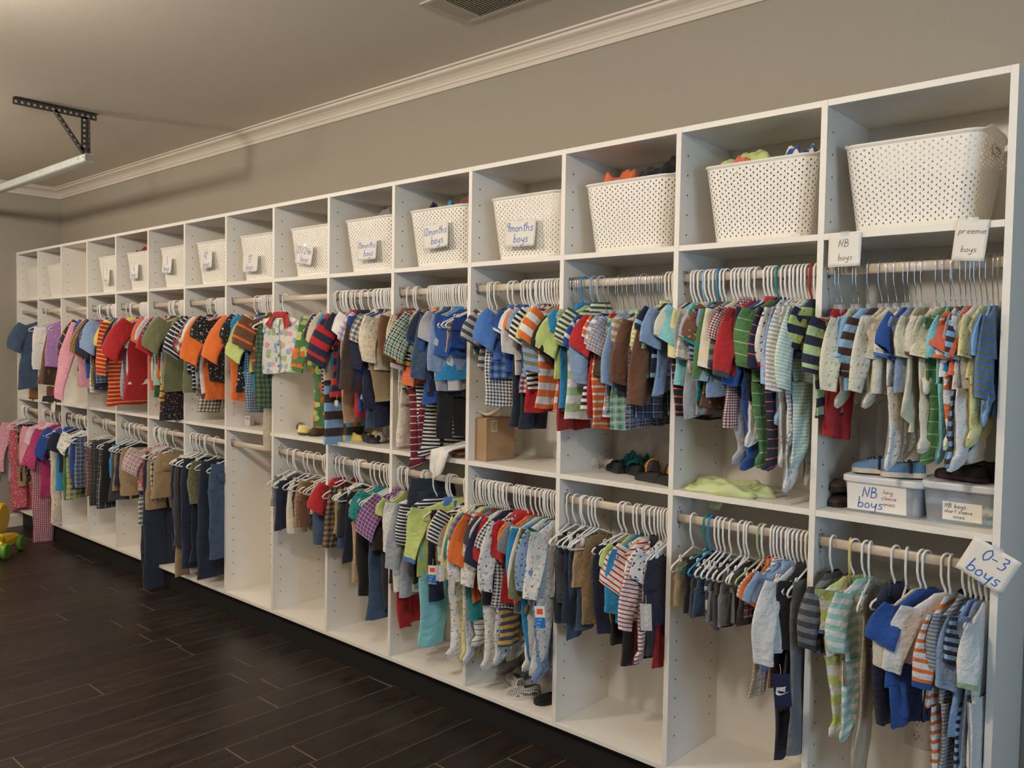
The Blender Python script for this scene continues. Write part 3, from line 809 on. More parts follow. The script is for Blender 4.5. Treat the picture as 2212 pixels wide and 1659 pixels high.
# rack tables: kind pattern x bottom sleeve top twist width cuff collar hanger
TABLE = """
R 0 U 0.1
ls h:navy,lgreen,50 -0.438 1.205 1.337 - -10 1.06 - - m
ls red -0.425 1.140 1.389 - -19 0.62 - - m
ls white -0.391 1.306 1.390 - 1 0.95 - - m
sl d:ivory,lgreen -0.378 1.235 - - -12 1.1 - - m
ls skyblue -0.345 1.293 1.394 - -21 0.93 - - m
ls h:dbrown,skyblue,40 -0.313 1.320 1.333 - -28 0.93 - - m
sl d:ivory,lgreen,tan -0.296 1.239 - - -13 1.05 - - m
ls ivory -0.274 1.278 1.378 - -19 1.06 - - m
sl d:white,skyblue,lgrey -0.252 1.076 1.410 - -9 0.92 midblue - m
ts blue -0.240 1.361 - - -10 0.97 - - m
ls lblue -0.221 1.280 1.404 - -15 0.98 - - m
gn cream -0.208 1.202 1.428 - -6 1.01 - - m
sl d:ivory,lime -0.172 1.284 1.419 - -3 0.98 - - m
sl ivory -0.150 1.119 1.422 - -23 1.03 brown - m
sl aqua -0.137 1.108 1.434 - 2 1.12 - - m
sl h:green,lgreen,34,.08 -0.125 1.093 1.375 - -29 1 - - m
sl m:white,cyan,orange,lime -0.112 1.146 1.440 - -6 1.1 orange - m
sl h:dbrown,skyblue,26 -0.100 1.101 1.411 - -1 1 - - m
ls lgrey -0.087 1.312 1.380 - -10 0.99 - - m
ts coral -0.075 1.326 - - -21 1 - - m
sl white -0.062 1.083 1.373 - -19 1.05 - - m
sl d:paleyellow,lgreen,gold -0.050 1.150 1.423 - -13 0.97 - - m
sl skyblue -0.037 1.206 1.423 - -0 1.04 skyblue - m
sl h:midblue,olive,16 -0.025 1.233 - - -3 1.01 - - m
R 1 U 0.11
ts ivory -0.905 1.405 - - -13 0.96 - - w
ts h:navy,orange,26,.2 -0.893 1.166 - - -19 0.98 - - w
ts aqua -0.877 1.264 - - -22 1.02 - - w
ls lgrey -0.864 1.179 1.365 - -4 1.06 - - skyblue
ls paleyellow -0.852 1.368 1.361 - -25 1.02 - - w
ls g:white,tan,24 -0.839 1.324 1.369 - -16 1.06 - - w
on h:lgrey,charcoal,200,.1 -0.827 1.172 - - -6 0.99 - - w
on teal -0.814 1.221 - - -7 0.99 - - cyan
ls h:navy,lblue,18 -0.802 1.319 - - -10 0.99 - - w
ts d:brown,dbrown,tan -0.788 1.203 - - -14 0.93 - - w
ls lblue -0.760 1.255 1.309 - -20 1.11 - - w
ls green -0.748 1.258 - - -21 1.06 - - w
ls ivory -0.735 1.328 1.328 - -20 1.15 white - w
ls h:charcoal,grey,30 -0.723 1.286 1.343 - -7 1.06 - - w
po p:maroon,white,navy,8 -0.710 1.158 - - -13 1.05 - - w
sl lgrey -0.698 1.047 1.420 - -26 0.93 - - w
ls red -0.685 1.308 1.313 - -9 1.15 charcoal - w
sl blue -0.651 1.022 - - -24 1.03 - - w
sl v:white,charcoal,26,.06 -0.638 1.109 1.420 - -23 0.94 navy - w
jk navy -0.626 1.233 1.420 - -22 1.2 - red w
sl h:green,lgreen,36,.08 -0.613 1.037 1.339 - -22 1.11 green - teal
sl h:navy,coral,28,.1 -0.601 1.038 1.340 - -6 1.03 navy - w
sl d:white,navy,charcoal -0.588 1.265 1.336 - -5 0.97 red - w
sl d:skyblue,orange -0.576 1.166 - - 2 1.09 - - w
sl d:white,midblue,lgrey -0.563 1.052 1.319 - -5 1.02 skyblue - w
sl d:ivory,brown,orange -0.551 1.295 1.342 - -1 1.07 - - w
sl h:white,lgrey,12 -0.538 1.123 - - -7 1.1 - - w
sl d:white,tan,skyblue -0.526 0.984 1.310 - -10 0.96 - - w
sl h:mint,white,10 -0.513 1.053 - - -7 0.99 - - red
ls h:navy,lime,52 -0.501 1.362 1.392 - -2 1.07 - - w
R 2 U 0.12
ts black -1.404 1.325 - - -3 1.11 - - m
sh red -1.392 1.092 - - 4 1 - - m
ts h:orange,white,46 -1.379 1.165 - - -11 0.94 brown - m
ts lime -1.367 1.285 - - -12 1.11 - - m
po cyan -1.354 1.181 1.490 - -11 1.02 - - cyan
ts h:lgreen,white,58 -1.307 1.138 1.409 - -25 0.96 lgreen - lblue
on h:blue,white,46,.3 -1.294 1.130 - - 1 0.8 - - m
po h:dgreen,ivory,18 -1.278 1.304 1.401 - -22 0.93 - - lgrey
ls lblue -1.255 1.225 - - -8 0.95 - - m
ts h:navy,white,22 -1.233 1.182 1.449 - -15 0.93 - - m
ts h:orange,white,26,.3 -1.204 1.109 1.469 - -7 1.02 - - m
ts red -1.192 1.146 1.378 - -21 1.07 - - m
ts p:midblue,gold,white,22 -1.179 1.190 - - 3 1.01 - - m
ts h:lblue,white,28 -1.154 1.157 1.386 - -19 1.05 - - m
ls lblue -1.129 1.239 1.264 - -1 0.95 - - m
ts p:mint,teal,white,26 -1.111 1.120 1.434 - -26 0.93 - mint m
ls dbrown -1.099 1.221 1.298 - -35 1.11 - - m
ls h:tan,white,26 -1.077 1.287 1.296 - -20 1.06 - - m
ls brown -1.064 1.165 1.267 - -9 0.99 - - m
sh p:navy,lblue,tan,30 -1.052 1.128 - - -5 1.3 - - m
ls brown -1.039 1.213 1.219 - 8 0.98 - - m
ls h:white,paleyellow,12 -1.027 1.351 1.389 - -4 0.95 - - m
sh p:navy,charcoal,lblue,26 -1.014 1.162 - - -18 1.2 - - m
jk h:lgreen,paleyellow,14 -1.002 1.300 1.404 - -11 1.09 - - white
ts h:navy,skyblue,60,.2 -0.989 1.300 1.441 - -5 0.99 - - white
ts lblue -0.977 1.251 - - -2 0.95 - - white
R 3 U 0.125
sh p:green,lgrey,white,16 -1.825 1.361 - - 5 1 - - w
sh lblue -1.809 1.370 - - -11 1 - - w
sh charcoal -1.784 1.416 - - -8 1 - - w
ts h:charcoal,lgrey,30 -1.708 1.300 - - -23 1.1 - - w
po midblue -1.688 1.354 1.406 - -2 1.11 - - w
po g:white,navy,13 -1.637 1.156 1.467 - -38 1.3 - - w
po p:blue,lblue,navy,30 -1.625 1.264 1.441 - -32 1.2 - - w
pt ddenim -1.612 1.088 - - -3 0.8 - - w
ls white -1.600 1.297 1.374 - 3 1.06 - - w
ts blue -1.588 1.290 1.476 - -28 0.96 white - w
pt ddenim -1.575 1.083 - - 3 0.8 - - w
po white -1.563 1.340 1.441 - -13 0.98 - - w
ts orange -1.551 1.408 1.491 - -1 1.09 - - w
po lblue -1.538 1.274 1.433 - -1 1.09 - - w
po royal -1.526 1.234 1.425 - -25 0.96 - - w
po p:maroon,white,navy,20 -1.514 1.220 1.438 - -18 0.98 - - w
ls red -1.502 1.155 1.433 - -14 1.03 - - w
ts h:white,black,18 -1.490 1.243 1.408 - -11 1.07 - - w
ts lime -1.477 1.293 - - -4 0.99 - - w
ls h:olive,lblue,30 -1.465 1.275 1.301 - -6 1.09 lblue - w
ts h:orange,white,52 -1.453 1.164 - - -2 1.11 - - w
R 4 U 0.13
jk brown -2.311 1.403 - - 2 1.06 - - w
pt d:ivory,pink -2.264 0.955 - - -11 0.8 - - w
ls d:ivory,gold -2.252 1.147 1.360 - -1 0.93 - - w
ls h:lgrey,yellow,26,.25 -2.170 1.208 1.320 - -26 1.07 dbrown - w
sl h:maroon,white,30,.12 -2.156 0.876 1.298 - -11 1.15 lgrey - w
po p:navy,lgreen,white,30 -2.144 1.232 1.262 - -1 1.1 - - w
pt h:maroon,white,30,.12 -2.132 0.953 - - -6 0.8 - - w
po m:orange,white,coral -2.119 1.242 1.427 - -14 0.93 - - w
sl h:white,black,16 -2.107 0.924 1.313 - -23 1.12 gold - w
ls coral -2.095 1.228 1.234 - -26 1.03 orange - w
po p:navy,gold,blue,48 -2.083 1.251 - - -26 1.02 - - w
ts red -2.071 1.480 1.479 - -26 1.1 - - w
po p:lgreen,tan,white,26 -2.059 1.291 1.367 - -26 0.96 - - w
po blue -2.047 1.160 - - -14 1.02 - - w
jk denim -2.035 1.209 - - -9 1.04 - - w
pt black -2.023 1.010 - - -10 0.8 - - w
po navy -2.011 1.180 1.395 - -24 1.15 - - w
po lgrey -2.000 1.211 1.409 - -8 1.05 - - w
pt white -1.988 1.207 - - 2 0.8 - - w
po cyan -1.976 1.258 1.496 - -19 0.95 - - w
ls lblue -1.964 1.296 1.291 - -15 0.95 - - w
ls blue -1.952 1.351 - - -10 0.96 - - w
sh tan -1.941 1.369 - - -11 1 - - w
sh royal -1.929 1.415 - - -4 1 - - w
R 5 U 0.135
ls m:green,lime,orange -2.832 1.260 1.268 - -30 1.1 - - w
pt m:green,lime,orange -2.820 0.991 - - -28 1.1 - - w
ts h:skyblue,white,10 -2.785 1.335 1.508 - -28 0.9 - - w
sh h:skyblue,dbrown,80 -2.773 0.920 - - -1 1 - - w
ts black -2.760 1.269 1.400 - -27 1.01 - - w
ts beige -2.748 1.228 1.389 - -3 1.04 - - w
ts h:navy,white,18,.2 -2.735 1.162 - - -23 1.06 - - w
ts cyan -2.709 1.272 1.390 - -15 0.93 - - w
ts gold -2.696 1.142 - - -16 0.7 - - w
po h:red,navy,60 -2.674 1.155 1.295 - -14 0.95 navy - w
pt tan -2.639 1.031 - - -3 1.1 - - w
po navy -2.622 1.189 1.484 - -24 0.97 - - w
pt red -2.579 1.059 - - 3 0.8 - - w
pt royal -2.542 1.087 - - -12 0.7 - - w
pt ldenim -2.530 1.135 - - -16 0.7 - - w
ls dbrown -2.517 1.172 1.187 - 2 1.15 - - w
po white -2.505 1.252 1.431 - -28 1.3 - - w
pt denim -2.492 1.021 - - -3 0.8 - - w
po p:lblue,white,red,26 -2.480 1.154 - - -20 1 - - w
jk navy -2.467 1.100 1.283 - -6 1.03 - - w
ls royal -2.455 1.210 1.302 - -15 1.2 - - w
pt navy -2.442 1.026 - - -20 0.8 - - w
po p:charcoal,white,grey,22 -2.430 1.281 - - -10 1 - - w
ov khaki -2.417 1.149 - - -5 1.25 - - w
ls d:ivory,gold -2.405 1.284 - - -2 1.06 - - w
R 6 U 0.15
hs m:white,pink,lgreen,skyblue -3.282 1.242 1.388 - -72 1 - red w
R 7 U 0.15
ts orange -3.546 1.079 1.290 - -26 0.98 - - w
ts d:black,ivory,grey -3.504 1.142 1.395 - 4 1.11 - - w
ts lgrey -3.481 1.250 1.490 - -13 1.07 - - w
po navy -3.469 1.275 - - -8 1.01 - - w
ts cyan -3.456 1.058 1.395 - -1 0.95 - - w
sh p:lblue,charcoal,white,14 -3.444 1.028 - - 3 1.1 - - w
ts cyan -3.418 1.131 - - -13 0.8 - - w
po lime -3.394 1.253 1.325 - -14 0.8 - - w
po h:brown,orange,60,.2 -3.382 1.254 1.373 - -0 1.06 - - w
pt beige -3.369 0.836 - - -1 0.7 - - w
sh p:dgreen,olive,navy,26 -3.357 1.060 - - -3 1 - - w
R 8 U 0.15
ts olive -4.053 1.102 1.417 - -12 1.09 - - w
ts h:navy,white,26,.3 -4.031 1.213 1.314 - -17 0.94 - - w
po h:navy,white,22,.3 -4.018 1.131 1.392 - 2 0.96 - - w
ts blue -3.958 1.190 1.342 - -31 0.93 - - w
ts maroon -3.945 1.138 1.346 - -30 1.1 - - w
po h:tan,teal,36 -3.933 1.088 - - -5 1 - - w
ts lblue -3.920 1.165 1.393 - -12 1 - - w
po p:maroon,white,brown,40 -3.908 1.116 1.331 - -4 1.02 - - w
sh p:dgreen,ivory,maroon,20 -3.895 1.002 - - -12 1 - - w
po white -3.883 1.120 - - -3 1.1 - - w
ts p:maroon,charcoal,white,30 -3.870 1.106 - - -12 1.1 - - w
ts orange -3.858 1.084 1.272 - 1 1.05 - - w
ts red -3.845 1.245 - - -6 0.94 - - w
ts d:black,ivory,grey -3.833 1.172 1.394 - -0 1.02 - - w
R 9 U 0.15
po p:maroon,white,red,26 -4.524 1.163 1.389 - -26 1.04 - - w
ts coral -4.512 1.108 - - -12 1.05 - - w
po p:white,lgrey,lblue,24 -4.485 1.152 - - -11 0.95 - - w
ts mint -4.469 1.138 1.375 - -16 0.95 - - w
po dgreen -4.456 1.053 - - -25 1.01 - - w
ts orange -4.396 1.162 1.453 - -27 1.05 - - w
sh d:black,coral,lgrey -4.384 0.927 - - -5 1.1 - - w
po p:navy,charcoal,white,30 -4.371 1.188 - - -3 1.12 - - w
ts red -4.359 1.230 1.324 - -11 1.06 - - w
po h:gold,charcoal,40,.25 -4.346 1.044 1.364 - -12 1.05 - - w
po g:white,olive,10 -4.334 1.125 1.404 - -9 1.05 - - w
sh d:black,grey,coral -4.321 0.931 - - -7 1 - - w
po olive -4.309 1.102 1.339 - -2 1.09 - - w
R 10 U 0.155
pt black -5.124 0.984 - - -4 0.7 - - w
ls h:red,gold,26,.3 -5.068 0.977 - - -21 1.02 - - w
po yellow -5.055 1.046 1.341 - -33 0.95 - - w
po h:maroon,black,18,.4 -4.922 1.297 1.357 - -40 0.96 - - w
ls lgrey -4.910 1.029 1.300 - -2 1.02 - - w
ts black -4.897 1.095 1.324 - 1 1 - - w
po p:pink,navy,white,24 -4.885 1.110 1.329 - -4 1.03 - - w
ts yellow -4.872 1.103 - - 4 0.93 - - w
po p:white,grey,navy,22 -4.860 1.126 1.387 - -8 0.97 - - w
po teal -4.847 1.072 - - 2 1.07 - - w
ts p:teal,midblue,gold,26 -4.835 1.043 - - -10 1.07 - - w
po p:midblue,navy,white,26 -4.822 1.071 - - -12 1.03 - - w
ts red -4.810 1.041 1.304 - -8 1.07 - - w
po white -4.797 1.134 1.374 - -5 1.11 - - w
ts red -4.785 1.026 1.249 - -2 1.07 - - w
R 11 U 0.155
ts h:black,orange,60,.12 -5.586 1.189 1.281 - -27 0.94 - - w
ls pink -5.556 1.069 0.988 - -17 1.03 - - w
ls red -5.543 1.318 1.366 - -26 1.03 - - w
po white -5.430 1.039 - - 2 0.95 - - w
po blue -5.405 1.158 1.383 - -15 1.12 - - w
ts coral -5.351 1.228 1.307 - -11 1.03 - - w
po p:lgreen,white,grey,30 -5.336 1.057 1.359 - -22 1.07 - - w
po p:lblue,tan,orange,40 -5.323 1.068 - - -13 0.92 - - w
ts h:charcoal,lgrey,12 -5.311 1.087 - - -2 1.03 - - w
po p:dbrown,gold,black,14 -5.298 1.096 1.310 - -11 1.12 - - w
po navy -5.286 1.067 1.295 - -8 1.1 - - w
po p:navy,lblue,grey,24 -5.273 1.113 - - -5 0.99 - - w
ts lblue -5.261 1.204 1.334 - -2 1.04 - - w
R 13 U 0.13
pt white -6.562 1.169 - - -22 1 - - w
sk brown -6.266 1.060 - - -9 1.1 - - w
sk dbrown -6.225 1.069 - - -12 1 - - w
tk d:lilac,orange,pink -6.213 1.197 - - -2 1.05 - - w
R 14 U 0.14
dr denim -6.689 1.023 1.315 - -2 1.04 - - w
R 0 L 0.11
ls h:charcoal,grey,34 -0.427 0.517 0.539 - -6 0.98 - - w
ov khaki -0.377 0.456 - - 11 0.92 - - yellow
sl h:lime,white,58 -0.365 0.293 0.597 - -27 1.07 midblue - w
sl h:mint,white,30 -0.334 0.299 0.558 - -16 0.95 - - w
pt beige -0.321 0.182 - - 5 0.7 - - w
ov navy -0.253 0.369 - - -19 1 - - white
pt blue -0.223 0.415 - - 7 1 - - w
ls ivory -0.185 0.576 0.539 - -20 1.15 - - w
on blue -0.172 0.377 - - -20 1.4 - - w
ls white -0.123 0.560 0.544 - -30 1.15 - - w
sl h:white,orange,26,.4 -0.111 0.189 0.527 - -5 1.2 blue - w
sl h:lgrey,grey,10 -0.075 0.217 0.578 - -15 1.1 - - w
sl h:navy,skyblue,22 -0.062 0.216 0.599 - -5 1.02 navy - w
ls lblue -0.050 0.399 0.535 - -13 0.99 - - w
sl lblue -0.037 0.289 0.630 - -9 0.8 - - w
sl white -0.025 0.260 0.556 - -2 1.25 lgreen - w
R 1 L 0.125
sh khaki -0.886 0.564 - - -5 1 - - w
sh black -0.836 0.549 - - -14 1 - - teal
sh charcoal -0.821 0.554 - - -6 1 - - cyan
sh denim -0.799 0.543 - - -5 1 - - w
sh h:denim,white,60 -0.786 0.551 - - -1 1 - - w
sh grey -0.771 0.541 - - 1 1 - - w
sh charcoal -0.749 0.524 - - 0 1 - - w
sh grey -0.716 0.540 - - -8 1 - - w
sh grey -0.701 0.560 - - 4 1 - - w
sh charcoal -0.689 0.551 - - -7 1 - - w
sh charcoal -0.652 0.554 - - -10 1 - - lgreen
sh p:maroon,navy,white,20 -0.640 0.592 - - 1 1 - - w
po orange -0.613 0.585 0.670 - 4 1.1 - - w
sh p:ivory,tan,coral,26 -0.601 0.350 - 0.598 -3 1 - - w
po h:white,lblue,12 -0.588 0.527 0.641 - -10 0.98 - - w
ts lblue -0.576 0.439 0.637 - -6 1.03 - - w
pt red -0.563 0.309 - - -1 0.6 - - w
po lblue -0.551 0.543 0.642 - -17 1.01 - - w
pt navy -0.538 0.163 - - -16 0.7 - - w
ls white -0.526 0.524 0.502 - -10 1.15 - - w
jk black -0.513 0.342 0.531 - -8 0.8 - - w
pt grey -0.501 0.202 - - -4 1 - - w
R 2 L 0.12
pt ddenim -1.404 0.384 - - 4 0.8 - - w
pt charcoal -1.371 0.463 - - -16 0.9 - - w
pt denim -1.341 0.335 - - 1 0.8 - - w
pt ddenim -1.329 0.407 - - -19 0.9 - - w
pt denim -1.302 0.374 - - -6 0.7 - - w
sh tan -1.285 0.540 - - -10 1 - - w
pt khaki -1.268 0.403 - - -18 0.7 - - w
pt v:navy,gold,150,.03 -1.167 0.395 - - -24 1.25 - - w
pt black -1.148 0.366 - - -15 0.8 - - w
ts lime -1.109 0.519 0.670 - -6 1.04 - - w
ls cyan -1.096 0.468 - - -1 1.11 - - w
pt v:black,red,150,.14 -1.071 0.307 - - -9 1 - - w
sl d:cream,orange,skyblue -1.058 0.500 0.602 - -28 1.04 - - w
ts h:white,red,18,.3 -1.039 0.478 0.590 - -22 1.02 - - w
sl h:white,red,14,.3 -1.027 0.342 - - 3 1.04 - black w
pt charcoal -1.014 0.365 - - 7 0.7 - - w
pt red -1.002 0.320 - - 5 0.6 - - w
ts d:white,navy -0.989 0.559 0.637 - -6 1.06 - - w
sh navy -0.977 0.471 - - -3 1.4 - - w
R 3 L 0.12
sl d:white,coral,lblue,lgreen -1.880 0.131 0.518 - -36 1.08 - - w
sl paleyellow -1.868 0.118 - - -4 0.94 - - w
sl d:white,lblue,lgreen,coral -1.855 0.133 0.473 - 2 1.07 - - w
ls navy -1.843 0.460 - - -14 1 - - w
ts h:lblue,grey,30 -1.830 0.448 0.609 - -3 1.02 - - w
ts yellow -1.814 0.493 0.686 - -15 0.94 - - w
ts orange -1.801 0.391 0.521 - -2 1.1 - - w
sl h:white,grey,22,.2 -1.789 0.189 0.500 - -26 1.08 navy - w
ts teal -1.776 0.309 0.511 - -25 1.01 - - w
pt h:brown,white,40,.12 -1.764 0.195 - - 4 0.8 - - w
ts h:red,grey,20 -1.751 0.422 0.561 - -22 1.08 - - w
ts charcoal -1.739 0.375 - - -3 1.02 - - w
ts white -1.726 0.472 0.627 - -0 1 - - w
sl d:white,lblue,lgreen -1.714 0.127 - - -22 1.09 - - w
ts navy -1.701 0.446 0.556 - -8 0.96 - - w
sl d:white,charcoal,lblue -1.664 0.164 - - -1 1.03 - - w
sh h:denim,gold,30 -1.648 0.235 - 0.501 -11 1 - - w
po red -1.629 0.500 0.585 - -30 1.15 - - w
po g:white,navy,14 -1.616 0.381 0.605 - -24 1.15 - red w
ts red -1.604 0.419 0.598 - -17 0.9 - - w
ts orange -1.576 0.430 0.685 - -9 0.95 - - w
ts grey -1.551 0.382 - - -12 0.98 - - w
ls ivory -1.528 0.445 0.619 - -17 0.98 - - w
sl olive -1.515 0.401 - - -1 0.96 - - w
sl cyan -1.503 0.180 0.529 - -17 1.2 - - w
sl white -1.490 0.174 - - -17 0.95 - - w
ts h:dgreen,lgreen,20 -1.478 0.422 - - 1 1.02 - - w
sl d:lblue,charcoal -1.465 0.153 0.498 - -6 1.1 - - w
sl d:white,lblue,lgreen,coral -1.453 0.193 0.484 - -2 1.09 - - w
R 4 L 0.13
po p:blue,red,white,16 -2.356 0.532 0.563 - -15 0.75 - - w
sh dbrown -2.344 0.483 - - -26 1.2 - - w
pt dbrown -2.331 0.342 - - -5 0.8 - - w
pt red -2.304 0.145 - - 3 0.7 - - w
ts lime -2.292 0.585 0.675 - -0 1.03 - - w
ls lgrey -2.201 0.317 - - -7 0.94 - - w
ls white -2.188 0.334 0.509 - -26 1.2 - - w
pt black -2.173 0.383 - - 6 1 - - w
pt ddenim -2.152 0.496 - 0.823 -30 1 - - w
ls h:navy,white,14,.4 -2.120 0.544 0.555 - -25 1.03 - - w
pt navy -2.046 0.331 - - -5 1 - - w
pt aqua -2.033 0.138 - - -22 1.3 - - w
jk lime -2.018 0.437 0.507 - -26 1.25 midblue midblue w
ts beige -1.941 0.474 - - 1 1.04 - - w
ts h:black,white,14 -1.929 0.485 - - -2 1.07 - - w
R 5 L 0.13
ts red -2.815 0.606 - - 0 0.6 - - w
sh denim -2.781 0.436 - - -36 1.25 - - w
sh p:dbrown,khaki,black,26 -2.753 0.433 - - -1 1 - - w
sh charcoal -2.675 0.502 - - 5 1 - - w
pt denim -2.651 0.446 - - -16 0.9 - - w
pt ddenim -2.638 0.383 - - -5 0.8 - - w
sh khaki -2.626 0.512 - - -37 1.2 - - w
pt tan -2.551 0.314 - - -0 1.05 - - w
pt black -2.518 0.250 - - -15 1 - - w
ts d:teal,navy -2.479 0.544 - - -20 0.6 - - w
sh lgrey -2.449 0.595 - - -16 1 - - w
pt tan -2.430 0.352 - - -17 0.8 - - w
pt denim -2.417 0.164 - - -11 1.1 - - w
pt charcoal -2.405 0.211 - - -5 0.7 - - w
R 6 L 0.13
sh grey -3.231 0.565 - - 1 1 - - w
sh khaki -3.179 0.537 - - -1 1 - - w
sh navy -3.167 0.461 - - 1 1.15 - - w
sh ivory -3.084 0.452 - - -2 1 - - w
sh navy -3.051 0.532 - - 2 1 - - w
sh p:tan,brown,navy,20 -2.992 0.490 - - -16 1 - - w
sh brown -2.917 0.498 - - -20 1.2 - - w
sh charcoal -2.905 0.529 - - -4 1 - - w
sh p:ivory,tan,lblue,20 -2.881 0.579 - - -4 1 - - w
R 8 L 0.15
pt navy -4.260 0.166 - - -8 1 - - w
pt khaki -4.248 0.009 - - -7 0.9 - - w
pt charcoal -4.219 0.193 - - -12 1 - - w
pt black -4.191 0.174 - - -6 1 - - w
pt white -4.178 0.034 - - -9 0.6 - - w
pt navy -4.138 0.070 - - -12 1 - - w
pt ddenim -4.091 0.124 - - 7 0.8 - - w
pt d:olive,khaki -4.078 0.464 - - 6 1 - - w
pt ddenim -3.975 0.051 - - 1 0.9 - - w
pt denim -3.833 0.186 - - -3 1 - - w
R 9 L 0.15
pt charcoal -4.736 0.056 - - 3 0.9 - - w
sh h:grey,white,30 -4.724 0.248 - 0.434 1 1 - - w
pt navy -4.711 -0.036 - - -12 0.8 - - w
sh d:coral,white -4.667 0.510 - - -10 1 - - w
po p:white,red,navy,24 -4.654 0.464 - - -14 1.06 - - w
sh d:red,white -4.642 0.500 - - -1 1 - - w
pt ddenim -4.613 -0.145 - - -6 1.1 - - w
sh khaki -4.580 0.361 - - -16 1 - - w
sh g:white,charcoal,30 -4.568 0.426 - - 7 1 - - w
sh khaki -4.472 0.447 - - -14 1 - - w
R 10 L 0.15
sh cyan -5.143 0.504 - - 7 1 - - w
sh khaki -5.090 0.419 - - 7 1 - - w
sh charcoal -5.078 0.351 - - -16 1 - - w
sh navy -5.010 0.454 - - -9 1 - - w
sh khaki -4.945 0.396 - - -30 1.1 - - w
R 11 L 0.15
sh p:charcoal,maroon,tan,24 -5.496 0.328 - - -20 1 - - w
sh p:black,charcoal,grey,30 -5.447 0.263 - - -11 1 - - w
sh p:black,charcoal,lgrey,40 -5.288 0.271 - - -18 1 - - w
sh black -5.261 0.308 - - -3 1 - - w
R 12 L 0.14
ts royal -6.164 0.473 0.484 - -45 0.97 - - black
sh cyan -6.059 0.293 - - -7 1 - - w
ts navy -5.973 0.441 - - -6 1.05 - - w
sh green -5.956 0.246 - - -0 1 - - w
sh p:lgreen,dgreen,orange,40 -5.913 0.254 - - 7 1 - - w
sh blue -5.827 0.422 - - -4 1 - - w
ts d:white,lgreen,dgreen -5.815 0.534 - - -29 0.94 - - w
sh navy -5.765 0.344 - - -1 1 - - w
sh p:navy,lblue,grey,30 -5.737 0.352 - - -2 1 - - w
R 13 L 0.135
pt white -6.640 0.041 - - 4 0.7 - - w
jk pink -6.628 0.340 - - -20 0.97 - - w
sk d:magenta,pink -6.604 0.422 - - -13 1 - - w
po h:pink,white,14 -6.483 0.310 - - -13 0.95 - - w
pt d:black,white -6.460 0.090 - - 2 0.7 - - w
pt g:pink,dbrown,14 -6.406 -0.173 - - -10 1.5 - - w
ls magenta -6.386 0.200 - - -2 0.94 - - w
pt d:black,white -6.300 0.405 - - 5 1 - - w
pt d:ivory,coral,pink -6.230 0.026 - - -3 0.9 - - w
R 14 L 0.135
ts gold -7.116 0.298 - - -24 0.97 - - w
ls d:pink,white -7.104 0.246 0.318 - -2 1 - - w
pt d:rose,white -7.091 -0.008 - - -15 1 - - w
pt navy -7.079 0.216 - - -13 0.8 - - w
ls lgrey -7.066 0.228 0.243 - -28 1.05 - - w
pt d:rose,white,skyblue -7.023 0.026 - - -18 1.2 - - w
pt khaki -6.999 0.211 - - -1 0.7 - - w
pt d:black,white -6.987 0.249 - - -9 0.8 - - w
"""
BAY = {0: 'rightmost bay', 1: 'second bay from right', 2: 'third bay from right', 3: 'fourth bay from right', 4: 'fifth bay from right', 5: 'sixth bay from right', 6: 'seventh bay from right', 7: 'middle bay',
       8: 'seventh bay from left', 9: 'sixth bay from left', 10: 'fifth bay from left', 11: 'fourth bay from left', 12: 'third bay from left', 13: 'second bay from left', 14: 'leftmost bay'}
ORD = ['', 'first', 'second', 'third', 'fourth', 'fifth', 'sixth', 'seventh', 'eighth', 'ninth', 'tenth']
racks = []
for line in TABLE.strip().split('\n'):
    t = line.split()
    if t[0] == 'R': racks.append((int(t[1]), t[2], float(t[3]), []))
    else: racks[-1][3].append(t)
far_hangers = []
def fit16(lab, d, pat):
    if len(lab.split()) <= 16: return lab
    lab = lab.replace(' and ', '-and-', 1)
    return lab if len(lab.split()) <= 16 else lab.replace(' such from left', ' from left').replace(' bay from ', ' bay from ')
for cell, row, hw0, gs in racks:
    rodz = RU if row == 'U' else RL
    where = ('upper' if row == 'U' else 'lower')+' rail, '+BAY[cell]
    xs = [float(t[2]) for t in gs]; descs = []
    for t in gs: descs.append(pdesc(t[1])+' '+KN[t[0]][1])
    for k, t in enumerate(gs):
        kind, pat, X, zb, zs, zu, tw, w, cuff, col, hg = t
        X = float(X); f = lambda s: None if s == '-' else float(s)
        gap = min([abs(X-xs[j]) for j in (k-1, k+1) if 0 <= j < len(xs)] or [.03])
        bth = max(.006, min(.014, gap*.40))
        root, nice, cat = garment(kind, pat, X, float(zb), f(zs), f(zu), float(tw), float(w), cuff, col, rodz, hw0, bth, 20 if cell < 5 else 16, -.112 if hg == 'm' else -.082)
        d = descs[k]; same = [j for j in range(len(descs)) if descs[j] == d]
        lab = d+', '+where
        if len(same) > 1: lab = d+f', {ORD[same.index(k)+1]} such from left, '+where
        lab = fit16(lab, d, pat)
        tag(root, lab, cat, 'clothes on the '+where)
        pants = kind in ('pt', 'sh', 'sk')
        hh = (.135 if hw0 > .125 else .12) if pants else hw0*.90
        hm, hk = hanger(hg, hh)
        if cell >= 9:
            far_hangers.append((hm, X, rodz, math.radians(float(tw)))); continue
        ho = link('clothes_hanger', hm, None, (X, .04, rodz), math.radians(float(tw)))
        if hk: link('hook', hk, ho)
        elif pants:
            link('clip', CLIP, ho, (0, -.068, 0)); link('clip', CLIP, ho, (0, .068, 0))
        hn = HNAME.get(hg) or cname(hg)
        hl = hn+' hanger with '+d+', '+where
        if len(same) > 1: hl = hn+f' hanger of {ORD[same.index(k)+1]} '+d+', '+where
        hl = fit16(hl, d, pat)
        tag(ho, hl, 'hanger', 'hangers on the '+where)

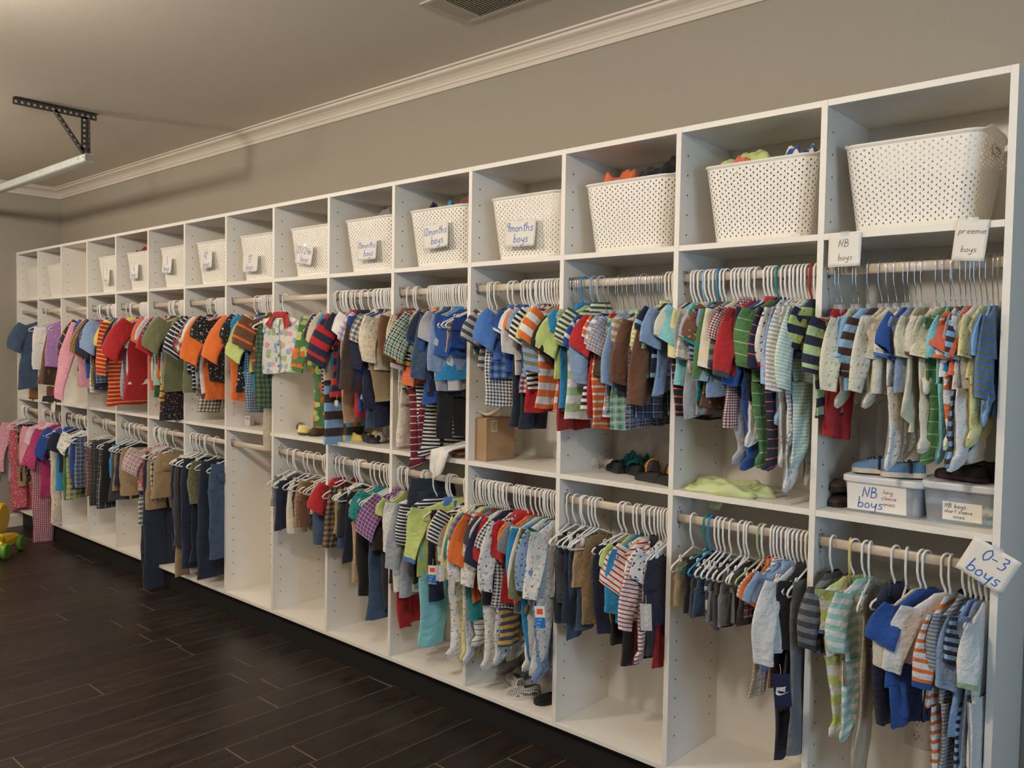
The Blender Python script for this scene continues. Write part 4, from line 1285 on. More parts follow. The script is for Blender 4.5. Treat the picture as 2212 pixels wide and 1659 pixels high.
fh = MB(); fm = []
for me, X, z, a in far_hangers:
    mi = me.materials[0]
    if mi not in fm: fm.append(mi)
    ca, sa = math.cos(a), math.sin(a)
    fh.add([(X+v.co.x*ca-v.co.y*sa, .04+v.co.x*sa+v.co.y*ca, z+v.co.z) for v in me.vertices], [tuple(p.vertices) for p in me.polygons], fm.index(mi))
o = fh.obj('far_hangers', fm, None, None, None, True)
tag(o, 'mass of far plastic hangers on the rails of the six leftmost bays', 'hangers', kind='stuff')

# ------------------------------------------------------------------ baskets, their contents and their signs
BOFF = {0: -.0145, 1: .014, 2: .006, 3: .013, 4: -.002, 5: .012, 6: .027, 7: .01, 8: .0, 9: .02, 10: .01, 11: .03, 13: .012, 14: .012}
BDESC = {0: 'white woven basket in the rightmost top cubby', 1: 'white woven basket topped with lime cloth, second bay from right', 2: 'white woven basket topped with orange and black cloth',
 3: 'white woven basket with a nine months sign, fourth bay from right', 4: 'white woven basket with a twelve months sign, fifth bay from right', 5: 'white woven basket with an eighteen months sign, sixth bay from right',
 6: 'white woven basket with the tilted 2T sign, seventh bay from right', 7: 'white woven basket with the 3T sign, middle bay', 8: 'white woven basket with the 4T sign, seventh bay from left', 9: 'white woven basket with a five boys sign, sixth bay from left',
 10: 'white woven basket under red cloth with a six boys sign', 11: 'white woven basket with a seven boys sign, fourth bay from left', 13: 'white woven basket without sign, second bay from left', 14: 'white woven basket without sign, leftmost bay'}
for i, off in BOFF.items():
    cx = -(i+.5)*W+off
    b = empty('storage_basket', (cx, .165, Mz+.0005))
    link('woven_wall', BW, b); link('rim', BR, b); link('bottom', BB, b)
    if i in (1, 2, 4, 5, 9, 10):
        tag(link('clothes_inside', INN, b), 'folded clothes filling the basket')
        b.children[-1].data = b.children[-1].data
    tag(b, BDESC[i], 'basket', 'woven baskets in the top cubbies')
INN.materials.clear(); INN.materials.append(cloth('lgrey'))

def lump(name, pat, loc, dx, dy, h, seed, rz=0, power=2.2, folds=1.0, parent=None):
    r = random.Random(seed); p = [r.uniform(0, 6.3) for _ in range(6)]; n = 18
    V = []; F = []; uv = []
    for j in range(n+1):
        for i in range(n+1):
            u, v = i/n*2-1, j/n*2-1
            # square to rounded
            x = u*math.sqrt(1-v*v*.35); y = v*math.sqrt(1-u*u*.35)
            e = max(abs(u), abs(v)); f = (1-e**(power*2))
            z = h*(f**.6)*(.72+.28*folds*(math.sin(4*u+3*v+p[0])*.6+math.sin(9*u-5*v+p[1])*.35+math.sin(3*u+11*v+p[2])*.3))
            w = 1+.09*math.sin(5*math.atan2(y, x)+p[3])+.05*math.sin(9*math.atan2(y, x)+p[4])
            V.append((x*dx/2*w, y*dy/2*w, max(0, z))); uv.append((x*dx/2, y*dy/2))
    for j in range(n):
        for i in range(n): F.append((j*(n+1)+i, j*(n+1)+i+1, (j+1)*(n+1)+i+1, (j+1)*(n+1)+i))
    b = len(V)
    ring = [(i, 0) for i in range(n)]+[(n, j) for j in range(n)]+[(n-i, n) for i in range(n)]+[(0, n-j) for j in range(n)]
    F.append(tuple(j*(n+1)+i for i, j in ring)[::-1])
    return link(name, mesh(name, V, F, cloth(pat), uv, True), parent, loc, rz)
TOPZ = Mz+.215
def bc(i): return -(i+.5)*W+BOFF[i]
tag(lump('folded_shirt', 'h:coral,orange,14', (bc(2)-.06, .13, TOPZ), .15, .15, .09, 1, .3), 'orange striped shirt piled in the basket, third bay from right', 'shirt')
tag(lump('folded_jacket', 'black', (bc(2)+.09, .16, TOPZ), .17, .18, .125, 2, -.2, 1.2), 'black jacket heaped in the basket, third bay from right', 'jacket')
tag(lump('folded_shirt', 'lime', (bc(1)-.06, .12, TOPZ), .21, .15, .082, 3, .1), 'lime green shirt piled on the basket, second bay from right', 'shirt')
tag(lump('folded_trousers', 'midblue', (bc(1)-.135, .13, TOPZ), .09, .13, .066, 4), 'blue folded trousers at the left of the lime shirt', 'trousers')
tag(lump('folded_bib', 'coral', (bc(1)-.05, .07, TOPZ), .12, .05, .062, 5), 'peach coloured bib in front of the lime shirt', 'bib')
tag(lump('folded_shirt', 'h:white,blue,24', (bc(1)+.12, .11, TOPZ), .10, .12, .078, 6), 'blue and white shirt in the basket right of the lime shirt', 'shirt')
tag(lump('folded_trousers', 'navy', (bc(4)-.12, .14, TOPZ), .09, .10, .082, 7), 'navy rolled trousers in the basket, fifth bay from right', 'trousers')
tag(lump('folded_shirt', 'd:brown,black,tan', (bc(4)+.09, .15, TOPZ), .19, .16, .088, 8), 'brown patterned shirt heaped in the basket, fifth bay from right', 'shirt')
tag(lump('folded_shirt', 'cyan', (bc(4)+.05, .08, TOPZ), .06, .05, .066, 9), 'bright blue cloth at the rim of the basket, fifth bay from right', 'shirt')
tag(lump('folded_shirt', 'grey', (bc(5)+.08, .14, TOPZ), .20, .16, .088, 10), 'grey shirt heaped in the basket, sixth bay from right', 'shirt')
tag(lump('folded_shirt', 'lgrey', (bc(9)+.08, .14, TOPZ), .20, .16, .090, 11), 'light grey cloth heaped in the basket, sixth bay from left', 'shirt')
tag(lump('folded_shirt', 'red', (bc(10)+.07, .15, TOPZ), .20, .17, .125, 12, 0, 1.6), 'bright red shirt heaped highest in the basket, fifth bay from left', 'shirt')
tag(lump('folded_trousers', 'maroon', (bc(10)-.06, .12, TOPZ), .17, .13, .075, 13), 'dark red trousers at the left of the bright red shirt', 'trousers')

def bsign(x0, x1, z1, z0, lines, label, ry):
    w = x1-x0
    return sign('paper_sign', ((x0+x1)/2, .0195, z1), w, z1-z0, lines, M_ink, label, (0, math.radians(ry), 0), thick=.085)
bsign(-1.731, -1.572, 1.880, 1.776, [('9months', .034, .05, .56), ('boys', .034, .30, .16)], 'white paper sign reading nine months boys, fourth basket from right', 2)
bsign(-2.208, -2.052, 1.908, 1.802, [('12months', .032, .03, .56), ('boys', .034, .32, .18)], 'white paper sign reading twelve months boys, fifth basket from right', -3)
bsign(-2.658, -2.517, 1.874, 1.781, [('18months', .028, .05, .58), ('boys', .031, .34, .18)], 'white paper sign reading eighteen months boys, sixth basket from right', 0)
bsign(-3.152, -3.006, 1.884, 1.788, [('2T/24m', .034, .06, .54), ('boys', .031, .32, .14)], 'white paper sign reading 2T/24m boys on a woven basket', 8)
bsign(-3.664, -3.510, 1.868, 1.776, [('3T', .034, .34, .56), ('boys', .032, .24, .14)], 'white paper sign reading 3T boys on a woven basket', 1)
bsign(-4.136, -3.996, 1.915, 1.818, [('4T', .038, .32, .54), ('boys', .036, .24, .12)], 'white paper sign reading 4T boys on a woven basket', -4)
bsign(-4.604, -4.480, 1.911, 1.816, [('5', .036, .42, .56), ('boys', .034, .18, .16)], 'white paper sign reading five boys, sixth bay from left', 4)
bsign(-5.062, -4.940, 1.898, 1.801, [('6', .036, .42, .54), ('boys', .034, .18, .14)], 'white paper sign reading six boys on the basket topped with red', 0)
bsign(-5.480, -5.382, 1.888, 1.785, [('7', .036, .42, .58), ('boys', .028, .14, .16)], 'white paper sign reading seven boys, fourth bay from left', -2)
sign('paper_sign', (-.080, -.003, 1.733), .078, .106, [('preemie', .0165, .10, .66), ('boys', .0165, .24, .22)], M_ink2, 'white paper sign reading preemie boys taped to the shelf edge', (0, math.radians(5), 0), thick=.07)
sign('paper_sign', (-.405, -.003, 1.724), .092, .094, [('NB', .021, .30, .60), ('boys', .018, .30, .20)], M_ink2, 'white paper sign reading NB boys taped to the shelf edge', (0, 0, 0), thick=.07)
s03 = sign('paper_sign', (.010, -.022, .900), .118, .098, [('0-3', .034, .30, .55), ('boys', .036, .16, .12)], M_ink, 'white paper sign reading zero to three boys taped to the end panel', (0, math.radians(26), 0), thick=.085)
s7 = sign('paper_sign', (-6.34, -.006, .936), .09, .088, [('7', .03, .40, .52), ('girls', .016, .2, .2)], M_ink3, 'white paper sign reading seven girls below the middle shelf', (0, 0, 0), thick=.06)

# ------------------------------------------------------------------ lidded bins
def bin_(cx, cy, w, d, h, label, pats, paper, lines, inks):
    b = empty('storage_bin', (cx, cy, Sz+.0006))
    mb = MB(); n = 32
    def rr(hw, hd, r, z):
        out = []
        for q, (sx, sy, a0) in enumerate(((1, -1, -PI/2), (1, 1, 0), (-1, 1, PI/2), (-1, -1, PI))):
            for k in range(8):
                a = a0+PI/2*k/7; out.append((sx*(hw-r)+r*math.cos(a), sy*(hd-r)+r*math.sin(a), z))
        return out
    V = rr(w*.43, d*.43, .018, 0)+rr(w*.435, d*.435, .02, .004)+rr(w*.48, d*.48, .022, h-.012)
    F = [tuple(range(32))[::-1]]+[(r*32+k, r*32+(k+1) % 32, (r+1)*32+(k+1) % 32, (r+1)*32+k) for r in range(2) for k in range(32)]
    mb.add(V, F).obj('tub', M_bin, b, smooth=False)
    lb = MB(); V = []
    for hw, hd, z in ((w*.485, d*.485, h-.026), (w*.5, d*.5, h-.022), (w*.5, d*.5, h-.010), (w*.495, d*.495, h-.006), (w*.44, d*.44, h-.004), (w*.42, d*.42, h-.008)):
        V += rr(hw, hd, .026, z)
    F = [(r*32+k, r*32+(k+1) % 32, (r+1)*32+(k+1) % 32, (r+1)*32+k) for r in range(5) for k in range(32)]+[tuple(range(160, 192))]
    lb.add(V, F).obj('lid', M_lid, b)
    r = random.Random(int(w*1000))
    for k, (pt, x, y, z, sx, sy, sh_) in enumerate(pats):
        tag(lump('folded_garment', pt, (x, y, z), sx, sy, sh_, 30+k, 0, 3, 1.0, b), cname(pt.split(':')[-1].split(',')[0])+' folded baby garment')
    x0, x1, z0, z1 = paper
    yf = lambda z: -(d*.43+(d*.05)*z/h)-.0015
    pm = MB(); pm.add([(x0, yf(z0), z0), (x1, yf(z0), z0), (x1, yf(z1), z1), (x0, yf(z1), z1), (x0, yf(z0)+.0008, z0), (x1, yf(z0)+.0008, z0), (x1, yf(z1)+.0008, z1), (x0, yf(z1)+.0008, z1)],
        [(0, 1, 2, 3), (7, 6, 5, 4), (0, 4, 5, 1), (3, 2, 6, 7), (0, 3, 7, 4), (1, 5, 6, 2)])
    po = pm.obj('paper_label', M_paper, b)
    for ln, ink in zip(lines, inks):
        wm = MB()
        for (t, s, x, z) in ln: write(t, s, x, z, wm, .085)
        wm.V = [(v[0], yf(v[2])-.0008, v[2]) for v in wm.V]
        wm.obj('writing', ink, po)
    tag(b, label, 'bin')
    return b
bin_(-.303, .165, .222, .24, .112, 'clear bin with a white lid reading NB boys long sleeve onies',
     [('white', -.03, .02, .004, .15, .15, .055), ('lgrey', .05, 0, .004, .08, .18, .08), ('ivory', -.01, .0, .05, .17, .16, .035)],
     (-.094, .068, .008, .086), [[('NB', .030, -.052, .047), ('boys', .031, -.066, .016)], [('long', .0125, .006, .062), ('sleeve', .0125, .001, .045), ('onies', .0125, .006, .028)]], [M_ink, M_ink3])
bin_(-.107, .172, .190, .235, .118, 'clear bin with a white lid reading NB boys short sleeve onies',
     [('aqua', .01, -.02, .004, .15, .14, .028), ('maroon', -.05, -.03, .01, .05, .12, .03), ('cream', .03, .0, .028, .12, .15, .022), ('lblue', -.02, .0, .045, .15, .17, .045)],
     (-.038, .058, .012, .062), [[('NB boys', .0125, -.033, .046), ('short sleeve', .0105, -.034, .032), ('onies', .011, -.012, .018)]], [M_ink2])
tag(MB().box(-.05, .05, -.03, .03, 0, .03, bev=.004).obj('plastic_case', M_clear, None, (-.33, .20, Sz+.1165)), 'small clear plastic case behind the blue sneakers', 'case')

# ------------------------------------------------------------------ shoes
def shoe(loc, rz, L, wd, h, up, sole, label, opening=(.06, .46), strap=None, lace=None, thick=.012, name='shoe', tilt=0, lining=None, toe=None):
    st = [0, .04, .12, .25, .4, .5, .6, .72, .85, .94, 1.0]
    wf = [.45, .68, .82, .85, .82, .86, .93, 1.0, .93, .70, .35]
    hf = [.80, .95, 1.0, .92, .84, .80, .70, .56, .46, .36, .2]
    m_up = simple(name+'_upper', up, .7, bump=.3) if isinstance(up, tuple) else cloth(up)
    m_so = simple(name+'_sole', sole, .6)
    K = 12; V = []; F = []; uv = []
    for t, w_, h_ in zip(st, wf, hf):
        for k in range(K+1):
            a = PI*k/K; x = (t-.5)*L
            V.append((x, -math.cos(a)*w_*wd/2, thick+max(0.0, math.sin(a))**.7*(h-thick)*h_)); uv.append((x, V[-1][1]*1.6))
    for s_ in range(len(st)-1):
        for k in range(K):
            mid = (st[s_]+st[s_+1])/2
            if opening[0] < mid < opening[1] and 4 <= k <= K-5: continue
            F.append((s_*(K+1)+k, s_*(K+1)+k+1, (s_+1)*(K+1)+k+1, (s_+1)*(K+1)+k))
    F.append(tuple(range(K+1))[::-1]); F.append(tuple((len(st)-1)*(K+1)+k for k in range(K+1)))
    o = link(name, mesh(name, V, F, m_up, uv, True), None, loc, (0, tilt, rz))
    sb = MB(); Vs = []
    out = [((t-.5)*L, w_*wd/2*1.06) for t, w_ in zip(st, wf)]
    ring = [(x, -y) for x, y in out]+[(x, y) for x, y in out[::-1]]
    ring[0] = (ring[0][0]-.003, ring[0][1]); ring[-1] = (ring[-1][0]-.003, ring[-1][1])
    n = len(ring)
    for z in (0, thick+.002): Vs += [(x, y, z) for x, y in ring]
    sb.add(Vs, [tuple(range(n))[::-1], tuple(range(n, 2*n))]+[(k, (k+1) % n, n+(k+1) % n, n+k) for k in range(n)])
    sb.obj('sole', m_so, o)
    ib = MB(); ib.lathe([(.001, 0), (.3, .0005)], (0, 0, 0), 'z', 12)
    ib.V = [(v[0]*L*.75-L*.20, v[1]*wd*.9, thick+.004) for v in ib.V]; ib.obj('insole', lining or M_dark, o)
    if strap:
        for (t, cc) in strap:
            i = min(range(len(st)), key=lambda q: abs(st[q]-t)); w_, h_ = wf[i], hf[i]
            pts = [((t-.5)*L, -math.cos(PI*k/8)*w_*wd/2*1.06, thick+math.sin(PI*k/8)**.7*(h-thick)*h_*1.07) for k in range(9)]
            MB().tube(pts, .004, 6).obj('strap', simple('strap', cc, .6), o)
    if lace:
        mb = MB()
        for t in (.48, .55, .62):
            pts = [((t-.5)*L, -.012, thick+(h-thick)*.86*(1.3-t*.8)), ((t-.48)*L, 0, thick+(h-thick)*.92*(1.32-t*.8)), ((t-.5)*L, .012, thick+(h-thick)*.86*(1.3-t*.8))]
            mb.tube(pts, .0016, 5)
        mb.obj('laces', simple('lace', lace, .8), o)
    tag(o, label, 'shoe')
    return o
S0 = Sz+.0006
shoe((-.35, .125, Sz+.1105), PI+.25, .115, .05, .052, (96, 136, 172), (205, 196, 182), 'pale blue canvas baby shoe on the bin lid, left of its pair', lace=(30, 34, 52), strap=[(.35, (28, 34, 52))])
shoe((-.262, .105, Sz+.1105), PI+.5, .115, .05, .050, (86, 126, 162), (205, 196, 182), 'pale blue canvas baby shoe on the bin lid, right of its pair', lace=(30, 34, 52), strap=[(.35, (28, 34, 52))])
shoe((-.125, .15, Sz+.1165), 2.8, .14, .06, .045, (24, 20, 24), (60, 20, 50), 'black shoe lying on the right bin lid', thick=.008)
shoe((-.08, .20, Sz+.1165), 2.7, .14, .06, .06, (30, 24, 26), (40, 30, 40), 'black shoe behind its pair on the right bin lid', thick=.008)
shoe((-.438, .145, S0), -1.9, .13, .058, .045, (62, 44, 36), (30, 26, 24), 'dark brown sandal at the shelf, lower of the stacked pair', strap=[(.3, (50, 36, 30)), (.7, (50, 36, 30))], lining=simple('insole_tan', (190, 160, 110), .7))
shoe((-.436, .15, S0+.047), -1.8, .13, .058, .045, (62, 44, 36), (30, 26, 24), 'dark brown sandal with tan insole, topmost of the stacked pair', strap=[(.3, (50, 36, 30)), (.7, (50, 36, 30))], lining=simple('insole_tan', (190, 160, 110), .7))
shoe((-1.30-.16, .235, S0), 2.6, .12, .05, .045, (190, 184, 176), (170, 166, 160), 'white baby shoe on the shelf, left of the white pair', lace=(200, 196, 190))
shoe((-1.385, .26, S0), 2.4, .12, .05, .045, (196, 190, 182), (176, 170, 162), 'white baby shoe on the shelf, right of the white pair', lace=(200, 196, 190))
shoe((-1.315, .205, S0), 2.5, .12, .052, .045, (20, 20, 24), (30, 30, 34), 'shiny black dress shoe right of the white pair, left one', strap=[(.5, (16, 16, 20))])
shoe((-1.235, .20, S0), 2.7, .12, .052, .042, (22, 22, 26), (34, 34, 38), 'shiny black dress shoe right of the white pair, right one', strap=[(.5, (16, 16, 20))])
tag(lump('folded_shorts', 'd:teal,navy,black', (-1.27, .275, S0), .13, .08, .075, 40), 'dark teal folded shorts behind the black dress shoes', 'shorts')
shoe((-1.155, .21, S0), 2.2, .13, .058, .07, (52, 50, 52), (196, 128, 36), 'orange and grey baby sandal, left of its pair', strap=[(.35, (226, 150, 40)), (.6, (226, 150, 40))])
shoe((-1.075, .225, S0), 2.3, .13, .058, .07, (200, 124, 34), (40, 36, 34), 'orange and grey baby sandal, right of its pair', strap=[(.35, (226, 150, 40)), (.6, (60, 60, 60))])
shoe((-1.10, .10, S0), 2.9, .12, .052, .04, (18, 18, 20), (30, 28, 28), 'small black leather shoe in front of the orange sandals, left', opening=(.06, .5))
shoe((-1.025, .085, S0), 2.7, .12, .052, .04, (18, 18, 20), (30, 28, 28), 'small black leather shoe in front of the orange sandals, right', opening=(.06, .5))
shoe((-3.41, .15, S0), 2.6, .13, .055, .055, (84, 80, 78), (196, 184, 164), 'dark grey slip-on shoe, left one of the pair')
shoe((-3.32, .16, S0), 2.6, .13, .055, .055, (88, 84, 82), (196, 184, 164), 'dark grey slip-on shoe, right one of the pair')
shoe((-3.175, .085, S0), -.45, .14, .058, .055, 'yellow', (70, 66, 60), 'yellow clog with two white stripes beside the grey shoes', strap=[(.55, (226, 222, 214)), (.7, (226, 222, 214))])
shoe((-3.08, .11, S0), -1.2, .13, .055, .075, (66, 52, 36), (44, 34, 26), 'brown suede boot right of the yellow clog', name='boot')
shoe((-3.90, .15, S0), 2.7, .13, .056, .04, (104, 88, 64), (84, 72, 56), 'olive brown sandal on the shelf below teal shorts', strap=[(.3, (92, 76, 54)), (.7, (92, 76, 54))])
shoe((-2.67, .115, S0), -.3, .15, .055, .045, (58, 58, 66), (60, 60, 62), 'charcoal slipper under the yellow socks')
shoe((-2.03, .07, S0), -.5, .13, .055, .036, (150, 104, 60), (76, 54, 38), 'tan moccasin at the right end of the fifth-from-right shelf', name='moccasin')
shoe((-6.76, .05, S0), 1.3, .16, .06, .12, (140, 92, 52), (90, 60, 40), 'brown leather boot under the denim dress, leftmost bay', name='boot')
shoe((-6.42, .06, S0), 1.2, .16, .06, .13, (98, 56, 38), (70, 46, 34), 'dark brown leather boot, second bay from left', name='boot')
shoe((-6.37, .0, S0), .6, .15, .06, .045, (24, 22, 24), (30, 26, 26), 'flat black shoe in front of the brown boot')
B0 = .0006
shoe((-1.89, .245, B0), -1.7, .13, .058, .055, (198, 190, 178), (170, 160, 148), 'cream baby sneaker on the bottom shelf under the turquoise sleeper', lace=(120, 110, 100))
shoe((-1.80, .235, B0), -1.3, .13, .058, .055, (198, 190, 178), (170, 160, 148), 'cream baby sneaker beside its pair, right one', lace=(120, 110, 100))
shoe((-1.765, .165, B0+.004), 2.6, .13, .056, .045, 'g:black,white,7', (200, 192, 186), 'black slip-on shoe with white dots, far one', tilt=.0)
shoe((-1.655, .09, B0), -2.2, .135, .06, .05, 'g:black,white,7', (206, 198, 190), 'black slip-on shoe with white dots, nearest one')
shoe((-1.55, .12, B0), -2.1, .12, .052, .045, (22, 22, 24), (34, 32, 32), 'plain black shoe beside the divider, bottom shelf')

# ------------------------------------------------------------------ things on the middle shelf
fo = lump('folded_onesie', 's:lime', (-.79, .10, S0), .29, .17, .036, 50, .05, 3.5, 1.6)
fo.name = 'folded_onesie'
fo.data.materials[0] = simple('pale_lime_cloth', (196, 206, 150), .9, bump=.3, bscale=120)
fl_ = Tube(); V = []; K = 8
for k in range(K+1):
    f = k/K
    y = lerp(.06, -.022, min(1, f*1.8)); z = lerp(.034, .012, min(1, f*1.8)) if f < .55 else lerp(.012, -.060, (f-.55)/.45)
    wl, wr_ = lerp(-.11, -.060, f), lerp(.07, -.030, f)
    for q in range(7): V.append((lerp(wl, wr_, q/6), y-.004*math.sin(q+f*4), z+.003*math.sin(q*1.7)))
fl_.V = V+[(v[0], v[1]+.004, v[2]-.003) for v in V]
m7 = 7*(K+1)
fl_.F = [(r*7+q, r*7+q+1, (r+1)*7+q+1, (r+1)*7+q) for r in range(K) for q in range(6)]
fl_.F += [(m7+b_, m7+a_, m7+d_, m7+c_) for (a_, b_, c_, d_) in list(fl_.F)]
fl_.F += [(r*7, (r+1)*7, m7+(r+1)*7, m7+r*7) for r in range(K)]+[(r*7+6, m7+r*7+6, m7+(r+1)*7+6, (r+1)*7+6) for r in range(K)]+[(K*7+q, K*7+q+1, m7+K*7+q+1, m7+K*7+q) for q in range(6)]
fl_.uv = [(v[0], v[1]) for v in fl_.V]
link('hanging_flap', fl_.mesh('hanging_flap', fo.data.materials[0]), fo)
tag(fo, 'pale lime folded onesie draped over the middle shelf edge', 'onesie')

bx = MB(); a, b_, h = .085, .165, .172
bx.box(-a/2, a/2, -b_/2, b_/2, 0, h-.001, bev=.0015)
cb = bx.obj('cardboard_box', M_card, None, (-1.868, .118, S0), math.radians(-2))
MB().box(-a/2+.001, -.001, -b_/2+.002, b_/2-.002, h-.001, h+.001).box(.001, a/2-.001, -b_/2+.002, b_/2-.002, h-.001, h+.0015).obj('flap', M_card, cb)
lb = MB().box(a/2, a/2+.0008, -.055, -.020, h-.055, h-.008).obj('shipping_label', simple('label_tan', (206, 186, 142), .7), cb)
tx = MB()
for k in range(5): tx.box(a/2+.0008, a/2+.0012, -.052, -.026-.004*(k % 3), h-.018-k*.007, h-.016-k*.007)
tx.obj('printing', M_ink2, lb)
tx = MB()
for k in range(6): tx.box(a/2, a/2+.0006, -.02, .05-.006*(k % 3), .05-k*.006, .0512-k*.006)
tx.obj('printing', simple('box_print', (140, 104, 68), .9), cb)
tag(cb, 'small brown cardboard box on the middle shelf, fourth bay from right', 'box')
cr_ = Tube(); K = 16
for k in range(K+1):
    f = k/K*2-1
    z = .012+.022*abs(f)**1.6*(1 if f < 0 else 1.5); hwid = .026*(1-abs(f)**3)+.002
    for q in range(5):
        g_ = q/4*2-1; cr_.V.append((f*.062, g_*hwid, z+.010*(g_*g_)))
cr_.F = [(r*5+q, r*5+q+1, (r+1)*5+q+1, (r+1)*5+q) for r in range(K) for q in range(4)]; cr_.uv = [(v[0], v[1]) for v in cr_.V]
o = link('cream_bib', cr_.mesh('cream_bib', cloth('cream')), None, (-1.862, .085, S0+h-.008), math.radians(8))
md = o.modifiers.new('t', 'SOLIDIFY'); md.thickness = .004
tag(o, 'cream baby bib lying curled on the cardboard box', 'bib')

tag(lump('folded_jeans', 'denim', (-2.17, .22, S0), .21, .16, .075, 60, .1), 'blue denim folded jeans at the back of the fifth-from-right shelf', 'jeans')
tag(lump('folded_shirt', 'skyblue', (-1.99, .13, S0+.037), .10, .09, .03, 61), 'sky blue folded cloth on the tan moccasin', 'shirt')
wb2 = Tube(); K = 10; V = []
for k in range(K+1):
    f = k/K
    y = lerp(.12, -.03, min(1, f*1.7)); z = lerp(.055, .03, min(1, f*1.7)) if f < .59 else lerp(.03, -.085, (f-.59)/.41)
    xc = lerp(.05, -.03, f); hw_ = .035+.018*math.sin(f*PI*1.1)-(.03 if f > .93 else 0)
    for q in range(9):
        g_ = q/8*2-1
        V.append((xc+g_*hw_, y-.007*math.cos(g_*4+f*5)*(1-g_*g_), z+.005*math.sin(g_*5+f*7)))
wb2.V = V; wb2.F = [(r*9+q, r*9+q+1, (r+1)*9+q+1, (r+1)*9+q) for r in range(K) for q in range(8)]; wb2.uv = [(v[0], v[1]) for v in V]
o = link('white_bodysuit', wb2.mesh('white_bodysuit', cloth('white')), None, (-2.03, .0, S0), 0)
md = o.modifiers.new('t', 'SOLIDIFY'); md.thickness = .006
tag(o, 'crumpled white bodysuit hanging over the middle shelf edge, fifth bay from right', 'bodysuit')
for k, (x, y, a) in enumerate(((-2.85, .13, .5), (-2.78, .10, .2))):
    tag(lump('baby_sock', 'yellow', (x, y, S0), .15, .055, .04, 70+k, a), ('pale yellow sock on the sixth-from-right shelf, back left one', 'pale yellow sock on the sixth-from-right shelf, nearer the front')[k], 'sock')
tag(lump('folded_shorts', 'yellow', (-2.70, .17, S0+.004), .10, .08, .045, 73, 0), 'pale yellow folded shorts right of the yellow socks', 'shorts')
sp = MB().lathe([(.004, -.022), (.018, -.022), (.024, -.012), (.026, 0), (.024, .012), (.018, .022), (.013, .022), (.012, .015), (.002, .015)], (0, 0, .026), 'y', 20)
sp.V = [(v[0], -v[1], v[2]) for v in sp.V]
o = sp.obj('white_roll', simple('white_roll', (214, 210, 204), .5), None, (-2.615, .13, S0), .5, smooth=True)
MB().lathe([(.012, 0), (.012, .001)], (0, -.0155, .026), 'y', 14).obj('dark_centre', M_dark, o)
tag(o, 'small white round roll with a dark centre on the shelf', 'roll')
o = MB().box(-.02, .02, -.015, .015, 0, .055, bev=.001).obj('small_box', simple('pale_box', (214, 210, 214), .6), None, (-3.76, .12, S0), .2)
MB().box(-.012, .012, -.0158, -.015, .035, .047).obj('printed_label', simple('box_label', (150, 140, 160), .6), o)
tag(o, 'small pale printed box right of the olive sandal', 'box')
o = MB().box(-.06, .06, -.04, .04, 0, .05, bev=.004).obj('shoe_box', simple('red_box', (206, 66, 58), .6), None, (-6.30, .05, S0+.05), .3)
tag(o, 'red shoe box in the second bay from left', 'box')
tag(lump('stuffed_ball', 'white', (-6.31, .05, S0+.1005), .07, .06, .045, 80), 'white rolled socks lying on the red shoe box', 'socks')
o = MB().box(-.065, .065, -.05, .05, 0, .05, bev=.002).obj('dark_box', simple('dark_box', (52, 44, 40), .6), None, (-6.29, .06, S0), .2)
tag(o, 'dark brown shoe box under the red shoe box', 'box')

# ------------------------------------------------------------------ hang tags on clothes
def price_tag(loc, rz, ry, kind, label, w=.022, h=.05):
    rot = (0, ry, rz)
    if kind == 'sale':
        o = MB().box(-w/2, w/2, -.0004, .0004, -h, 0).obj('sale_tag', M_paper, None, loc, rot)
        MB().box(-w*.3, w*.3, -.0008, -.0004, -h*.36, -h*.12).obj('orange_patch', simple('tag_orange', (232, 84, 44), .6), o)
        bl = MB().box(-w*.49, w*.49, -.0008, -.0004, -h*.97, -h*.5).obj('blue_panel', simple('tag_blue', (30, 108, 190), .6), o)
        mb = MB()
        for k, t in enumerate(('I SAVE', 'SAVE', 'BIG')): write(t, h*.085, -w*.42, -h*(.64+k*.15), mb, .16, 0)
        mb.V = [(v[0], -.0012, v[2]) for v in mb.V]; mb.obj('writing', simple('tag_text', (150, 206, 232), .6), bl)
    elif kind == 'grey':
        o = MB().box(-w/2, w/2, -.0004, .0004, -h, 0).obj('hang_tag', simple('tag_grey', (186, 182, 182), .6), None, loc, rot)
        mb = MB(); write("carter's", w*.42, 0, 0, mb, .13, 0)
        mb.V = [(v[2]-w*.10, -.0009, -v[0]-h*.10) for v in mb.V]; mb.F = [f[::-1] for f in mb.F]
        mb.obj('writing', simple('tag_white', (236, 232, 228), .6), o)
    else:
        o = MB().box(-w/2, w/2, -.0004, .0004, -h, 0).obj('hang_tag', simple('tag_navy', (28, 36, 70), .5), None, loc, rot)
        # curved tick mark and four capitals above it
        P_ = [(-.0105, -.001), (-.0095, -.0045), (-.006, -.0058), (-.001, -.0048), (.0115, .0005)]; Q_ = [(-.0085, .0018), (-.0065, -.0012), (-.004, -.0028), (-.001, -.0031), (.0115, .0005)]
        s_ = w/.026; V = [(x*s_, -.0009, z*s_-h*.55) for x, z in P_]+[(x*s_, -.0009, z*s_-h*.55) for x, z in Q_]
        MB().add(V, [(k, k+1, 6+k, 5+k) for k in range(4)]).obj('emblem', M_paper, o)
        mb = MB(); write('NIKE', .0062*s_, -.009*s_, -h*.55+.0012*s_, mb, .30, .2)
        mb.V = [(v[0], -.0009, v[2]) for v in mb.V]; mb.obj('writing', M_paper, o)
    MB().tube([(0, 0, -.003), (.002, .003, .012), (0, .006, .026)], .0006, 4).obj('string', M_white, o)
    tag(o, label, 'tag')
price_tag((-1.938, -.150, .520), .55, 0, 'sale', 'orange and blue price tag beside the lime fleece jacket', .034, .074)
price_tag((-1.895, -.148, .528), .5, 0, 'grey', 'grey hang tag on the white insect-print sleeper', .034, .062)
